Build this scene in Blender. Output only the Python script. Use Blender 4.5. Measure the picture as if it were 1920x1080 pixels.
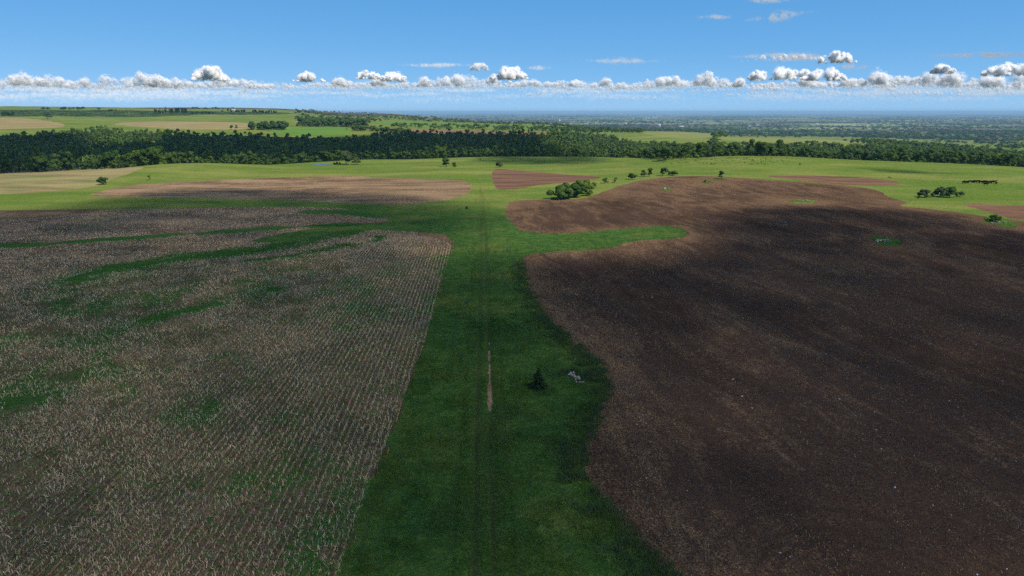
import bpy, math, random
import numpy as np

# ----------------------------------------------------------------------------------------------
# camera, sky, sun, exposure
# ----------------------------------------------------------------------------------------------
for o in list(bpy.data.objects):
    bpy.data.objects.remove(o, do_unlink=True)
SC = bpy.context.scene
COL = SC.collection
FPX, CAMH, HORIZON = 1280.0, 37.0, 210.0
PITCH = math.atan((540 - HORIZON) / FPX)
YAW = math.atan((960 - 905) / FPX * math.cos(PITCH))
cam = bpy.data.cameras.new('camera')
cam.sensor_width = 36.0
cam.lens = 36.0 * FPX / 1920.0
cam.clip_start, cam.clip_end = 0.5, 400000.0
camo = bpy.data.objects.new('camera', cam)
COL.objects.link(camo)
camo.location = (0, 0, CAMH)
camo.rotation_euler = (math.pi / 2 - PITCH, 0, -YAW)
SC.camera = camo

SUN_EL, SUN_AZ = math.radians(54), math.radians(124)      # azimuth clockwise from +Y
SUN_DIR = np.array([math.sin(SUN_AZ) * math.cos(SUN_EL), math.cos(SUN_AZ) * math.cos(SUN_EL), math.sin(SUN_EL)])
sl = bpy.data.lights.new('sun', 'SUN')
sl.energy, sl.angle, sl.color = 3.0, math.radians(0.53), (1.0, 0.91, 0.77)
so = bpy.data.objects.new('sun', sl)
COL.objects.link(so)
so.rotation_euler = (math.pi / 2 - SUN_EL, 0, math.pi - SUN_AZ)
so.location = (0, 0, 200)

world = bpy.data.worlds.new('World')
SC.world = world
world.use_nodes = True
wn = world.node_tree
wn.nodes.clear()
w_sky = wn.nodes.new('ShaderNodeTexSky')
w_sky.sky_type = 'NISHITA'
w_sky.sun_disc = False
w_sky.sun_elevation, w_sky.sun_rotation = SUN_EL, SUN_AZ
w_sky.altitude, w_sky.air_density, w_sky.dust_density, w_sky.ozone_density = 500, 0.3, 0.0, 8.0
w_bg = wn.nodes.new('ShaderNodeBackground')
w_bg.inputs['Strength'].default_value = 0.15
w_out = wn.nodes.new('ShaderNodeOutputWorld')
w_sep = wn.nodes.new('ShaderNodeSeparateColor')
w_com = wn.nodes.new('ShaderNodeCombineColor')
wn.links.new(w_sky.outputs[0], w_sep.inputs[0])
for _k, (_p, _g) in enumerate(((0.767, 0.53), (0.42, 1.07), (0.25, 1.86))):      # the camera's colour response to the sky
    _pw = wn.nodes.new('ShaderNodeMath'); _pw.operation = 'POWER'; _pw.inputs[1].default_value = _p
    _ml = wn.nodes.new('ShaderNodeMath'); _ml.operation = 'MULTIPLY'; _ml.inputs[1].default_value = _g
    wn.links.new(w_sep.outputs[_k], _pw.inputs[0]); wn.links.new(_pw.outputs[0], _ml.inputs[0]); wn.links.new(_ml.outputs[0], w_com.inputs[_k])
wn.links.new(w_com.outputs[0], w_bg.inputs[0])
wn.links.new(w_bg.outputs[0], w_out.inputs[0])

vs = SC.view_settings
SC.display_settings.display_device = 'sRGB'
vs.view_transform, vs.look, vs.gamma, vs.use_curve_mapping = 'Standard', 'None', 1.0, False
vs.exposure = 1.0
SC.render.engine = 'CYCLES'
SC.cycles.max_bounces = 6
SC.cycles.diffuse_bounces = 5
SC.cycles.volume_bounces = 0
SC.cycles.transparent_max_bounces = 32
SC.cycles.use_denoising = False
SC.cycles.use_adaptive_sampling = False

rng = np.random.default_rng(7)
random.seed(7)

# ----------------------------------------------------------------------------------------------
# helpers: noise, terrain, photograph ray -> ground
# ----------------------------------------------------------------------------------------------
def _h(ix, iy, s):
    n = (ix.astype(np.int64) * 374761393 + iy.astype(np.int64) * 668265263 + s * 1442695041) & 0x7fffffff
    n = ((n ^ (n >> 13)) * 1274126177) & 0x7fffffff
    return ((n ^ (n >> 16)) & 0xffff) / 65535.0


def vnoise(x, y, s=0):
    ix, iy = np.floor(x), np.floor(y)
    fx, fy = x - ix, y - iy
    fx, fy = fx * fx * (3 - 2 * fx), fy * fy * (3 - 2 * fy)
    a, b = _h(ix, iy, s), _h(ix + 1, iy, s)
    c, d = _h(ix, iy + 1, s), _h(ix + 1, iy + 1, s)
    return (a + (b - a) * fx) * (1 - fy) + (c + (d - c) * fx) * fy


def fbm(x, y, s=0, o=3):
    r, a, t = 0, 1.0, 0
    for k in range(o):
        r = r + a * vnoise(x * 2 ** k + 17.3 * k, y * 2 ** k - 9.1 * k, s + k)
        t += a
        a *= 0.5
    return r / t


def sstep(a, b, x):
    t = np.clip((x - a) / (b - a), 0, 1)
    return t * t * (3 - 2 * t)


cP, sP, cY, sY = math.cos(PITCH), math.sin(PITCH), math.cos(YAW), math.sin(YAW)
FW = np.array([sY * cP, cY * cP, -sP])
RT = np.array([cY, -sY, 0.0])
UP = np.array([sY * sP, cY * sP, cP])


def pxray(u, v):
    u, v = np.asarray(u, float), np.asarray(v, float)
    d = FW + ((u - 960) / FPX)[..., None] * RT + ((540 - v) / FPX)[..., None] * UP
    return d / np.hypot(d[..., 0], d[..., 1])[..., None]          # unit horizontal speed


PROF_PX = [0, 480, 700, 960, 1200, 1500, 1900]
PROF = [
    [(10, 0), (300, 0), (505, 0), (560, -3), (750, -13), (950, -8), (1150, 0), (1300, 7), (1900, 23), (3500, 60), (4500, 52), (9000, 20), (60000, -40)],
    [(10, 0), (300, 0), (520, 0), (600, -4), (750, -14), (950, -9), (1150, -1), (1300, 6), (1900, 19), (3600, 53), (4500, 44), (9000, 0), (60000, -60)],
    [(10, 0), (300, 0), (560, 0), (630, -4), (800, -14), (1000, -9), (1150, -2), (1300, 2), (1700, 6), (2500, 14), (4000, 27), (5000, 15), (9000, -50), (60000, -70)],
    [(10, 0), (300, 0), (590, 0), (660, -5), (800, -14), (1000, -9), (1200, -3), (1900, -5), (2600, -6), (3600, -32), (5000, -62), (60000, -72)],
    [(10, 0), (300, 0), (570, 0), (630, -4), (750, -12), (1000, -14), (1400, -8), (1800, -13), (3000, -42), (5000, -70), (60000, -72)],
    [(10, 0), (300, 0), (580, 0), (640, -4), (750, -12), (1000, -16), (1250, -12), (1500, -17), (2000, -36), (3500, -66), (5000, -72), (60000, -72)],
    [(10, 0), (300, 0), (590, 0), (650, -4), (750, -11), (1000, -18), (1300, -27), (2500, -55), (3800, -72), (60000, -72)],
]
PROF_AZ = [float(np.arctan2(*pxray(p, HORIZON)[:2])) for p in PROF_PX]


def pchip(xs, ys, x):
    xs, ys = np.asarray(xs, float), np.asarray(ys, float)
    h = np.diff(xs)
    d = np.diff(ys) / h
    m = np.zeros_like(xs)
    m[0], m[-1] = d[0], d[-1]
    for i in range(1, len(xs) - 1):
        if d[i - 1] * d[i] > 0:
            w1, w2 = 2 * h[i] + h[i - 1], h[i] + 2 * h[i - 1]
            m[i] = (w1 + w2) / (w1 / d[i - 1] + w2 / d[i])
    i = np.clip(np.searchsorted(xs, x) - 1, 0, len(h) - 1)
    t = np.clip((x - xs[i]) / h[i], 0, 1)
    return ((1 + 2 * t) * (1 - t) ** 2 * ys[i] + t * (1 - t) ** 2 * h[i] * m[i]
            + t * t * (3 - 2 * t) * ys[i + 1] + t * t * (t - 1) * h[i] * m[i + 1])


BUMPS = []      # (x, y, height, sigma_x, sigma_y)


def terrain(x, y):
    x, y = np.asarray(x, float), np.asarray(y, float)
    r = np.maximum(np.hypot(x, y), 10.0)
    az = np.arctan2(x, y)
    lr = np.log(r)
    zs = [pchip(np.log([p[0] for p in pr]), [p[1] for p in pr], lr) for pr in PROF]
    z = np.where(az <= PROF_AZ[0], zs[0], zs[-1])
    for k in range(len(PROF) - 1):
        t = (az - PROF_AZ[k]) / (PROF_AZ[k + 1] - PROF_AZ[k])
        m = (t > 0) & (t <= 1)
        tt = np.clip(t, 0, 1)
        tt = tt * tt * (3 - 2 * tt)
        z = np.where(m, zs[k] * (1 - tt) + zs[k + 1] * tt, z)
    z = z + (fbm(x / 45, y / 45, 3, 3) - 0.5) * 1.0
    z = z + (fbm(x / 170, y / 170, 9, 3) - 0.5) * 7.0 * sstep(230, 480, r)
    z = z + (fbm(x / 700, y / 700, 21, 3) - 0.5) * 9.0 * sstep(1100, 2600, r)
    z = z + (fbm(x / 4000, y / 4000, 31, 3) - 0.5) * 26.0 * sstep(6000, 14000, r)
    for bx, by, bh, sx, sy in BUMPS:
        z = z + bh * np.exp(-((x - bx) / sx) ** 2 / 2 - ((y - by) / sy) ** 2 / 2)
    return z


def ground_at(u, v, dmin=20.0, dmax=60000.0):
    """photograph pixel (1920 wide) -> point on the terrain"""
    u, v = np.atleast_1d(np.asarray(u, float)), np.atleast_1d(np.asarray(v, float))
    d = pxray(u, v)
    n = 1400
    ds = np.exp(np.linspace(math.log(dmin), math.log(dmax), n))
    res = np.zeros((len(u), 3))
    for i in range(len(u)):
        x, y, z = d[i, 0] * ds, d[i, 1] * ds, CAMH + d[i, 2] * ds
        g = z - terrain(x, y)
        below = np.nonzero(g <= 0)[0]
        if len(below) == 0 or below[0] == 0:
            D = dmax if len(below) == 0 else dmin
        else:
            k = below[0]
            t = g[k - 1] / (g[k - 1] - g[k])
            D = ds[k - 1] + (ds[k] - ds[k - 1]) * t
        res[i] = (d[i, 0] * D, d[i, 1] * D, 0)
    res[:, 2] = terrain(res[:, 0], res[:, 1])
    return res


def at(u, v, dmin=20.0):
    return ground_at([u], [v], dmin)[0]


def depth_of(p):
    return float(np.dot(np.asarray(p) - np.array([0, 0, CAMH]), FW))


_b = at(350, 322)
BUMPS.append((_b[0], _b[1], 5.0, 34, 34))
_b = at(1420, 305)
BUMPS.append((_b[0], _b[1], 4.0, 60, 35))
_b = at(1350, 345)
BUMPS.append((_b[0], _b[1], 2.5, 50, 40))
_b = at(1620, 420)
BUMPS.append((_b[0], _b[1], 3.0, 60, 38))


def catmull(pts, closed=True, n=6):
    p = np.asarray(pts, float)
    N = len(p)
    out = []
    rngs = range(N) if closed else range(N - 1)
    for i in rngs:
        if closed:
            a, b, c, d = p[(i - 1) % N], p[i], p[(i + 1) % N], p[(i + 2) % N]
        else:
            a, b, c, d = p[max(i - 1, 0)], p[i], p[i + 1], p[min(i + 2, N - 1)]
        for k in range(n):
            t = k / n
            out.append(0.5 * (2 * b + (c - a) * t + (2 * a - 5 * b + 4 * c - d) * t * t + (3 * b - a - 3 * c + d) * t ** 3))
    if not closed:
        out.append(p[-1])
    return np.array(out)


def poly_world(pts, n=5, smooth=True, dmin=20.0):
    q = catmull(pts, True, n) if smooth else np.asarray(pts, float)
    return ground_at(q[:, 0], q[:, 1], dmin)[:, :2]


def line_world(pts, n=5):
    q = catmull(pts, False, n)
    return ground_at(q[:, 0], q[:, 1])[:, :2]


def seg_dist(P, poly, closed):
    d2 = np.full(len(P), 1e18)
    n = len(poly)
    for i in range(n if closed else n - 1):
        a, b = poly[i], poly[(i + 1) % n]
        ab = b - a
        L = ab @ ab + 1e-12
        t = np.clip(((P - a) @ ab) / L, 0, 1)
        q = P - a - t[:, None] * ab
        d2 = np.minimum(d2, q[:, 0] ** 2 + q[:, 1] ** 2)
    return np.sqrt(d2)


def inside(P, poly):
    r = np.zeros(len(P), bool)
    n = len(poly)
    x, y = P[:, 0], P[:, 1]
    for i in range(n):
        a, b = poly[i], poly[(i + 1) % n]
        if a[1] == b[1]:
            continue
        c = ((a[1] > y) != (b[1] > y)) & (x < (b[0] - a[0]) * (y - a[1]) / (b[1] - a[1]) + a[0])
        r ^= c
    return r


def sdf(P, poly, margin=40.0):
    """signed distance, negative inside; only exact near the polygon"""
    P = np.asarray(P)[:, :2]
    lo, hi = poly.min(0) - margin, poly.max(0) + margin
    m = (P[:, 0] > lo[0]) & (P[:, 0] < hi[0]) & (P[:, 1] > lo[1]) & (P[:, 1] < hi[1])
    r = np.full(len(P), float(margin))
    if m.any():
        Q = P[m]
        d = seg_dist(Q, poly, True)
        d[inside(Q, poly)] *= -1
        r[m] = d
    return r


# ----------------------------------------------------------------------------------------------
# helpers: objects, meshes, node materials
# ----------------------------------------------------------------------------------------------
def mesh_from(name, V, F, mat=None, normals=None, attrs=None, smooth=False):
    """V (n,3), F (m,3) or (m,4) -> mesh data"""
    V, F = np.asarray(V, np.float32), np.asarray(F, np.int32)
    me = bpy.data.meshes.new(name)
    k = F.shape[1]
    me.vertices.add(len(V))
    me.vertices.foreach_set('co', V.ravel())
    me.loops.add(F.size)
    me.loops.foreach_set('vertex_index', F.ravel())
    me.polygons.add(len(F))
    me.polygons.foreach_set('loop_start', np.arange(0, F.size, k, dtype=np.int32))
    me.polygons.foreach_set('loop_total', np.full(len(F), k, np.int32))
    if attrs:
        for an, av in attrs.items():
            at_ = me.attributes.new(an, 'FLOAT', 'POINT')
            at_.data.foreach_set('value', np.asarray(av, np.float32))
    me.update(calc_edges=True)
    if smooth or normals is not None:
        me.polygons.foreach_set('use_smooth', np.ones(len(F), bool))
    if normals is not None:
        me.normals_split_custom_set_from_vertices(np.asarray(normals, np.float32))
    if mat is not None:
        me.materials.append(mat)
    return me


def link(name, data, parent=None, kind=None, label=None, cat=None, group=None, loc=None):
    o = bpy.data.objects.new(name, data)
    COL.objects.link(o)
    if parent is not None:
        o.parent = parent
    if loc is not None:
        o.location = loc
    if kind:
        o['kind'] = kind
    if label:
        o['label'] = label
    if cat:
        o['category'] = cat
    if group:
        o['group'] = group
    return o


class NT:
    def __init__(self, name):
        self.m = bpy.data.materials.new(name)
        self.m.use_nodes = True
        self.t = self.m.node_tree
        self.t.nodes.clear()
        self.out = self.t.nodes.new('ShaderNodeOutputMaterial')

    def n(self, typ, _out=0, _set=None, **kw):
        nd = self.t.nodes.new('ShaderNode' + typ)
        for k, v in (_set or {}).items():
            setattr(nd, k, v)
        for k, v in kw.items():
            key = int(k[1:]) if k[0] == 'i' and k[1:].isdigit() else k
            s = nd.inputs[key]
            if hasattr(v, 'is_output'):
                self.t.links.new(v, s)
            else:
                s.default_value = v
        return nd.outputs[_out]

    def math(self, op, a, b=None, c=None, clamp=False):
        nd = self.t.nodes.new('ShaderNodeMath')
        nd.operation, nd.use_clamp = op, clamp
        for i, v in enumerate((a, b, c)):
            if v is None:
                continue
            if hasattr(v, 'is_output'):
                self.t.links.new(v, nd.inputs[i])
            else:
                nd.inputs[i].default_value = v
        return nd.outputs[0]

    def pos(self):
        return self.n('NewGeometry')

    def attr(self, name):
        return self.n('Attribute', 2, {'attribute_name': name})

    def noise(self, vec, scale, detail=3.0, rough=0.55, dist=0.0):
        return self.n('TexNoise', 0, None, Vector=vec, Scale=scale, Detail=detail, Roughness=rough, Distortion=dist)

    def map(self, vec, scale=(1, 1, 1), rot=(0, 0, 0), loc=(0, 0, 0)):
        return self.n('Mapping', 0, None, Vector=vec, Scale=scale, Rotation=rot, Location=loc)

    def ramp(self, f, lo, hi, a=0.0, b=1.0):
        return self.n('MapRange', 0, {'interpolation_type': 'SMOOTHSTEP', 'clamp': True}, i0=f, i1=lo, i2=hi, i3=a, i4=b)

    def mix(self, f, a, b):
        nd = self.t.nodes.new('ShaderNodeMix')
        nd.data_type = 'RGBA'
        for i, v in ((0, f), (6, a), (7, b)):
            if hasattr(v, 'is_output'):
                self.t.links.new(v, nd.inputs[i])
            else:
                nd.inputs[i].default_value = v if i == 0 else (v[0], v[1], v[2], 1)
        return nd.outputs[2]

    def mul(self, col, f):
        nd = self.t.nodes.new('ShaderNodeVectorMath')
        nd.operation = 'SCALE'
        self.t.links.new(col, nd.inputs[0])
        if hasattr(f, 'is_output'):
            self.t.links.new(f, nd.inputs['Scale'])
        else:
            nd.inputs['Scale'].default_value = f
        return nd.outputs[0]

    def bump(self, h, dist, strength=1.0):
        return self.n('Bump', 0, None, Height=h, Distance=dist, Strength=strength)

    def diffuse(self, col, normal=None, rough=0.0, transl=0.0, tcol=None):
        kw = {'Color': col, 'Roughness': rough}
        if not hasattr(col, 'is_output'):
            kw['Color'] = (col[0], col[1], col[2], 1)
        if normal is not None:
            kw['Normal'] = normal
        s = self.n('BsdfDiffuse', 0, None, **kw)
        if transl > 0:
            kw.pop('Roughness')
            if tcol is not None:
                kw['Color'] = tcol
            s2 = self.n('BsdfTranslucent', 0, None, **kw)
            s = self.n('MixShader', 0, None, i0=transl, i1=s, i2=s2)
        self.t.links.new(s, self.out.inputs['Surface'])
        return self.m


# ----------------------------------------------------------------------------------------------
# field outlines (read off the photograph, laid on the terrain)
# ----------------------------------------------------------------------------------------------
P_STUB = poly_world([(-420, 395), (-200, 395), (0, 394), (300, 391), (480, 389), (560, 388), (640, 391), (700, 402), (730, 412), (700, 419),
                     (600, 428), (520, 440), (470, 453), (540, 453), (605, 446), (620, 437), (660, 431), (740, 433), (800, 436),
                     (836, 440), (848, 452), (843, 478), (820, 570), (785, 680), (745, 790), (700, 905), (640, 1080), (600, 1190), (520, 1400), (-900, 1400), (-900, 600)], 4)
P_PLOU = poly_world([(1420, 1250), (1255, 1085), (1180, 1012), (1128, 945), (1102, 900), (1086, 850), (1106, 800), (1131, 740), (1125, 690), (1082, 650),
                     (1036, 610), (1006, 570), (985, 525), (978, 492), (994, 478), (1040, 471), (1100, 469), (1150, 463), (1182, 453), (1230, 449),
                     (1274, 447), (1290, 438), (1278, 428), (1238, 424), (1180, 428), (1110, 434), (1040, 437), (985, 434), (960, 420), (950, 400),
                     (953, 382), (975, 376), (1020, 374), (1080, 373), (1110, 368), (1140, 356), (1180, 343), (1240, 333), (1310, 330), (1400, 334), (1500, 341), (1600, 349),
                     (1650, 358), (1662, 367), (1702, 380), (1690, 386), (1780, 396), (1920, 416), (2200, 455), (2500, 600), (2900, 1250), (2100, 1500)], 4)
P_MID = poly_world([(168, 365), (230, 350), (300, 343), (420, 337), (560, 332), (640, 330), (760, 334), (850, 337), (878, 342), (882, 351), (876, 362), (850, 372),
                    (800, 379), (760, 383), (700, 383), (600, 378), (450, 372), (300, 370), (200, 369)])
P_TRI = poly_world([(925, 319), (960, 319), (1000, 322), (1060, 327), (1125, 332), (1110, 336), (1080, 341), (1030, 345), (1000, 348), (985, 352), (960, 355), (929, 352)])
P_SML = poly_world([(1440, 330), (1500, 329), (1600, 332), (1660, 337), (1692, 344), (1660, 347), (1580, 346), (1500, 338)])
P_RGT = poly_world([(1808, 384), (1830, 382), (1920, 386), (2100, 392), (2300, 400), (2300, 440), (2050, 424), (1920, 412), (1880, 405), (1840, 394)])
P_LFT = poly_world([(-300, 311), (-100, 311), (60, 311), (160, 313), (262, 313), (255, 320), (220, 333), (170, 350), (100, 358), (0, 364), (-300, 368)])
P_POND = poly_world([(586, 307.8), (602, 306.6), (620, 306.5), (625, 307.4), (616, 308.9), (597, 309.2)])
# fields beyond the wooded ravine
P_TANA = poly_world([(-260, 221), (0, 221), (60, 223), (112, 231), (118, 237), (60, 241), (-260, 243)], dmin=1150)
P_TANB = poly_world([(212, 233), (280, 228), (400, 228.5), (470, 232), (468, 241), (380, 243), (300, 240)], dmin=1150)
P_GRNB = poly_world([(500, 246), (540, 240), (640, 238), (660, 245), (640, 252), (560, 253)], dmin=1100)
P_BRWN = poly_world([(652, 237), (760, 241), (900, 245), (1075, 250), (1060, 253.5), (1000, 254), (900, 252.5), (760, 247.5), (690, 242)], dmin=1100)
P_PALE = poly_world([(1205, 249), (1260, 247.6), (1315, 249), (1335, 256), (1300, 260), (1250, 258)], dmin=1100)
P_PALF = poly_world([(1345, 258), (1450, 258.5), (1560, 262), (1620, 267), (1560, 268.5), (1460, 267), (1385, 265)], dmin=1100)
P_STRP = poly_world([(700, 228.5), (800, 230), (960, 236), (1060, 240), (1050, 243), (900, 240), (760, 236)], dmin=1300)
ISLANDS = [poly_world(p) for p in (
    [(1631, 445), (1650, 443), (1688, 450), (1691, 459), (1668, 461), (1640, 456)],
    [(1836, 411), (1868, 406), (1906, 421), (1896, 427), (1850, 417)],
    [(1476, 378), (1500, 374), (1528, 376), (1522, 381), (1490, 381)],
    [(1236, 355), (1250, 352), (1263, 356), (1250, 358.5)],
    [(1314, 341), (1326, 339), (1338, 343), (1324, 345)],
    [(1336, 336.5), (1352, 334.5), (1364, 337), (1350, 338.5)],
)]
WEEDLINES = [(line_world([(-150, 470), (0, 462), (120, 455), (250, 446), (380, 437), (450, 432), (600, 424), (740, 418)]), 2.6),
             (line_world([(120, 526), (200, 508), (260, 497), (350, 484), (480, 468), (600, 445), (680, 428), (760, 424)]), 5.0),
             (line_world([(470, 489), (560, 478), (640, 463), (700, 453), (712, 444)]), 2.2),
             (line_world([(588, 398), (640, 396), (700, 405)]), 5.5),
             (line_world([(262, 604), (310, 592), (400, 572)]), 2.2),
             (line_world([(-40, 745), (30, 728)]), 1.6),
             (line_world([(300, 700), (380, 680), (430, 662)]), 1.2),
             (line_world([(560, 1010), (680, 940)]), 1.5)]


def weed_at(P):
    P = np.asarray(P)[:, :2]
    w = np.zeros(len(P))
    jx = (fbm(P[:, 0] / 7, P[:, 1] / 7, 41, 3) - 0.5) * 9
    for ln, s in WEEDLINES:
        d = seg_dist(P, ln, False) + jx * min(1.0, s / 3.2)
        w = np.maximum(w, (0.95 if s > 2.1 else 0.6) * np.exp(-(np.maximum(d, 0) / (s * 1.25)) ** 2 / 1.4))
    a = fbm(P[:, 0] / 22, P[:, 1] / 55, 51, 3)
    b = fbm(P[:, 0] / 5, P[:, 1] / 8, 61, 3)
    w = np.maximum(w, (0.34 + sstep(0.40, 0.68, a * 0.6 + b * 0.4) * 0.42) * (1 - 0.55 * sstep(165, 215, np.hypot(P[:, 0], P[:, 1]))))
    return np.clip(w, 0, 1)


def row_u(P):
    qx, qy = P[:, 0] + 34, P[:, 1] - 187
    u = qx - 25.0
    u = np.where(qy > 0, np.where(qx > 0, np.hypot(qx, np.maximum(qy, 0)) - 25.0, np.maximum(qy, -1e9) - 25.0), u)
    u = np.where((P[:, 1] > 232), (P[:, 1] - 232) * 0.98 + 0.35 * P[:, 0], u)
    return u


# ----------------------------------------------------------------------------------------------
# materials
# ----------------------------------------------------------------------------------------------
def m_grass():
    t = NT('grass_ground')
    p = t.pos()
    past, rut = t.attr('pasture'), t.attr('rut')
    n1 = t.noise(p, 0.05, 4, 0.6)
    n2 = t.noise(t.map(p, (0.35, 0.5, 0.3), (0, 0, 0.5)), 1.0, 4, 0.65)
    n3 = t.noise(p, 2.6, 3, 0.65)
    n4 = t.noise(t.map(p, (0.006, 0.022, 0.01)), 1.0, 5, 0.6)
    n5 = t.noise(t.map(p, (0.75, 0.03, 0.3)), 1.0, 3, 0.55)
    n6 = t.noise(t.map(p, (0.02, 0.06, 0.01), (0, 0, 0.1)), 1.0, 5, 0.65)
    lush = t.mix(t.ramp(n2, 0.32, 0.68), (0.032, 0.083, 0.017), (0.071, 0.134, 0.030))
    lush = t.mix(t.ramp(n1, 0.48, 0.68, 0, 0.75), lush, (0.122, 0.143, 0.032))
    lush = t.mix(t.ramp(n5, 0.52, 0.7, 0, 0.5), lush, (0.036, 0.093, 0.032))
    pa = t.mix(t.ramp(n4, 0.36, 0.64), (0.112, 0.168, 0.029), (0.212, 0.224, 0.057))
    pa = t.mix(t.ramp(n6, 0.42, 0.66, 0, 0.8), pa, (0.091, 0.162, 0.025))
    pa = t.mix(t.ramp(n1, 0.55, 0.72, 0, 0.5), pa, (0.231, 0.224, 0.068))
    c = t.mix(past, lush, pa)
    c = t.mix(t.math('MULTIPLY', rut, t.ramp(n2, 0.2, 0.7, 0.5, 1.0)), c, (0.034, 0.040, 0.016))
    c = t.mix(t.ramp(n3, 0.3, 0.75, 0.0, 0.6), c, t.mul(c, 0.45))
    h = t.math('ADD', t.math('MULTIPLY', n3, 0.4), n2)
    return t.diffuse(c, t.bump(h, 0.6, 1.0))


def m_stub(name, far):
    t = NT(name)
    p = t.pos()
    u, w = t.attr('row'), t.attr('weed')
    nb = t.noise(p, 0.06, 4, 0.6)
    nf = t.noise(p, 3.4, 4, 0.75)
    nv = t.noise(p, 1.1, 4, 0.7)
    nm = t.noise(t.map(p, (1.4, 0.5, 1)), 1.0, 4, 0.7)
    soil = t.mix(t.ramp(nf, 0.34, 0.66), (0.043, 0.028, 0.018), (0.134, 0.087, 0.053))
    res = t.mix(t.ramp(nf, 0.3, 0.7), (0.247, 0.156, 0.090), (0.573, 0.381, 0.224))
    wob = t.math('MULTIPLY', t.math('SUBTRACT', t.noise(p, 0.9, 2), 0.5), 1.6)
    st = t.math('SINE', t.math('ADD', t.math('MULTIPLY', u, 2 * math.pi / 0.762), wob))
    rows = t.math('MULTIPLY', t.ramp(st, 0.25, 1.0), t.attr('rowfade'))
    rf = t.math('MULTIPLY', rows, t.ramp(nm, 0.32, 0.6, 0.1, 1.0))
    rf = t.math('MAXIMUM', rf, t.ramp(t.math('ADD', t.math('ADD', t.math('MULTIPLY', nm, 0.45), t.math('MULTIPLY', nb, 0.35)), t.math('MULTIPLY', nv, 0.35)), 0.52, 0.72, 0.0, 0.9))
    rf = t.math('MULTIPLY', rf, t.math('SUBTRACT', 1.0, t.math('MULTIPLY', t.attr('rowfade'), t.math('MULTIPLY', 0.62, t.math('SUBTRACT', 1.0, rows)))))
    c = t.mix(t.math('MULTIPLY', rf, 0.85), soil, res)
    c = t.mix(t.ramp(nb, 0.45, 0.7, 0, 0.35), c, (0.191, 0.109, 0.070))
    green = t.mix(nf, (0.016, 0.062, 0.012), (0.06, 0.13, 0.026))
    k = t.math('ADD', t.math('MULTIPLY', t.math('SUBTRACT', nm, 0.5), 0.8), t.math('MULTIPLY', t.math('SUBTRACT', nv, 0.5), 1.5))
    wf = t.ramp(t.math('ADD', w, k), 0.25, 0.70)
    c = t.mix(wf, c, green)
    if far:
        c = t.mix(t.ramp(t.noise(t.map(p, (0.02, 0.09, 1)), 1.0, 3), 0.35, 0.7, 0, 0.6) if far == 1 else t.ramp(t.noise(t.map(p, (0.02, 0.09, 1)), 1.0, 3), 0.3, 0.65, 0.35, 0.9), c, (0.33, 0.225, 0.13) if far == 1 else (0.27, 0.225, 0.10))
    return t.diffuse(c, t.bump(t.math('ADD', nf, t.math('MULTIPLY', rows, 0.8)), 0.2, 1.0))


TILL = math.radians(0)


def m_soil():
    t = NT('ploughed_soil')
    p = t.pos()
    e = t.attr('edge')
    ring = t.attr('ring')
    rot = t.map(p, (1, 1, 1), (0, 0, TILL))
    nf = t.noise(p, 4.2, 4, 0.8)
    ng = t.noise(p, 1.3, 4, 0.7)
    ns = t.noise(t.map(rot, (0.06, 0.2, 1)), 1.0, 5, 0.68, 0.8)
    ns2 = t.noise(t.map(rot, (0.35, 2.0, 1)), 1.0, 3, 0.65, 0.5)
    nb = t.noise(p, 0.028, 4, 0.6)
    nl = t.noise(t.map(p, (2.6, 0.6, 1)), 1.0, 3, 0.6)
    soil = t.mix(t.ramp(nf, 0.3, 0.7), (0.033, 0.020, 0.014), (0.101, 0.061, 0.041))
    soil = t.mix(t.ramp(nb, 0.4, 0.65, 0, 0.5), soil, (0.088, 0.050, 0.034))
    soil = t.mix(t.ramp(ng, 0.35, 0.7, 0.4, 0.0), soil, (0.029, 0.019, 0.015))
    st = t.math('ADD', t.math('MULTIPLY', ns, 0.55), t.math('MULTIPLY', ns2, 0.2))
    st = t.math('ADD', st, t.math('MULTIPLY', ng, 0.25))
    st = t.math('ADD', st, t.math('MULTIPLY', e, 0.13))
    st = t.math('ADD', st, t.math('MULTIPLY', t.math('SUBTRACT', nb, 0.5), 0.22))
    st = t.math('ADD', st, t.math('MULTIPLY', t.attr('pasture'), 0.09))
    fl = t.math('MULTIPLY', t.ramp(st, 0.48, 0.68), t.ramp(nf, 0.44, 0.64))
    c = t.mix(t.math('MULTIPLY', fl, 0.85), soil, (0.317, 0.196, 0.101))
    c = t.mix(t.math('MULTIPLY', t.ramp(e, 0.2, 1), t.ramp(nl, 0.5, 0.75, 0, 0.35)), c, (0.182, 0.117, 0.061))
    wet = t.ramp(t.noise(t.map(rot, (0.012, 0.05, 1), (0, 0, 0), (3.1, 0.4, 0)), 1.0, 4, 0.6, 0.5), 0.46, 0.62, 0, 0.55)
    c = t.mix(wet, c, t.mul(c, 0.55))
    c = t.mix(t.math('MULTIPLY', ring, 0.5), c, (0.029, 0.020, 0.015))
    h = t.math('ADD', t.math('ADD', nf, t.math('MULTIPLY', ng, 0.9)), t.math('MULTIPLY', ns2, 0.5))
    return t.diffuse(c, t.bump(h, 0.17, 1.0))


def m_soil_far(name, a, b, s):
    t = NT(name)
    p = t.pos()
    n = t.noise(t.map(p, s), 1.0, 4, 0.6)
    nf = t.noise(p, 1.6, 3, 0.6)
    c = t.mix(t.ramp(n, 0.32, 0.68), a, b)
    c = t.mix(t.ramp(nf, 0.3, 0.8, 0, 0.6), c, t.mul(c, 0.6))
    return t.diffuse(c, t.bump(nf, 0.25, 0.6))


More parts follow.
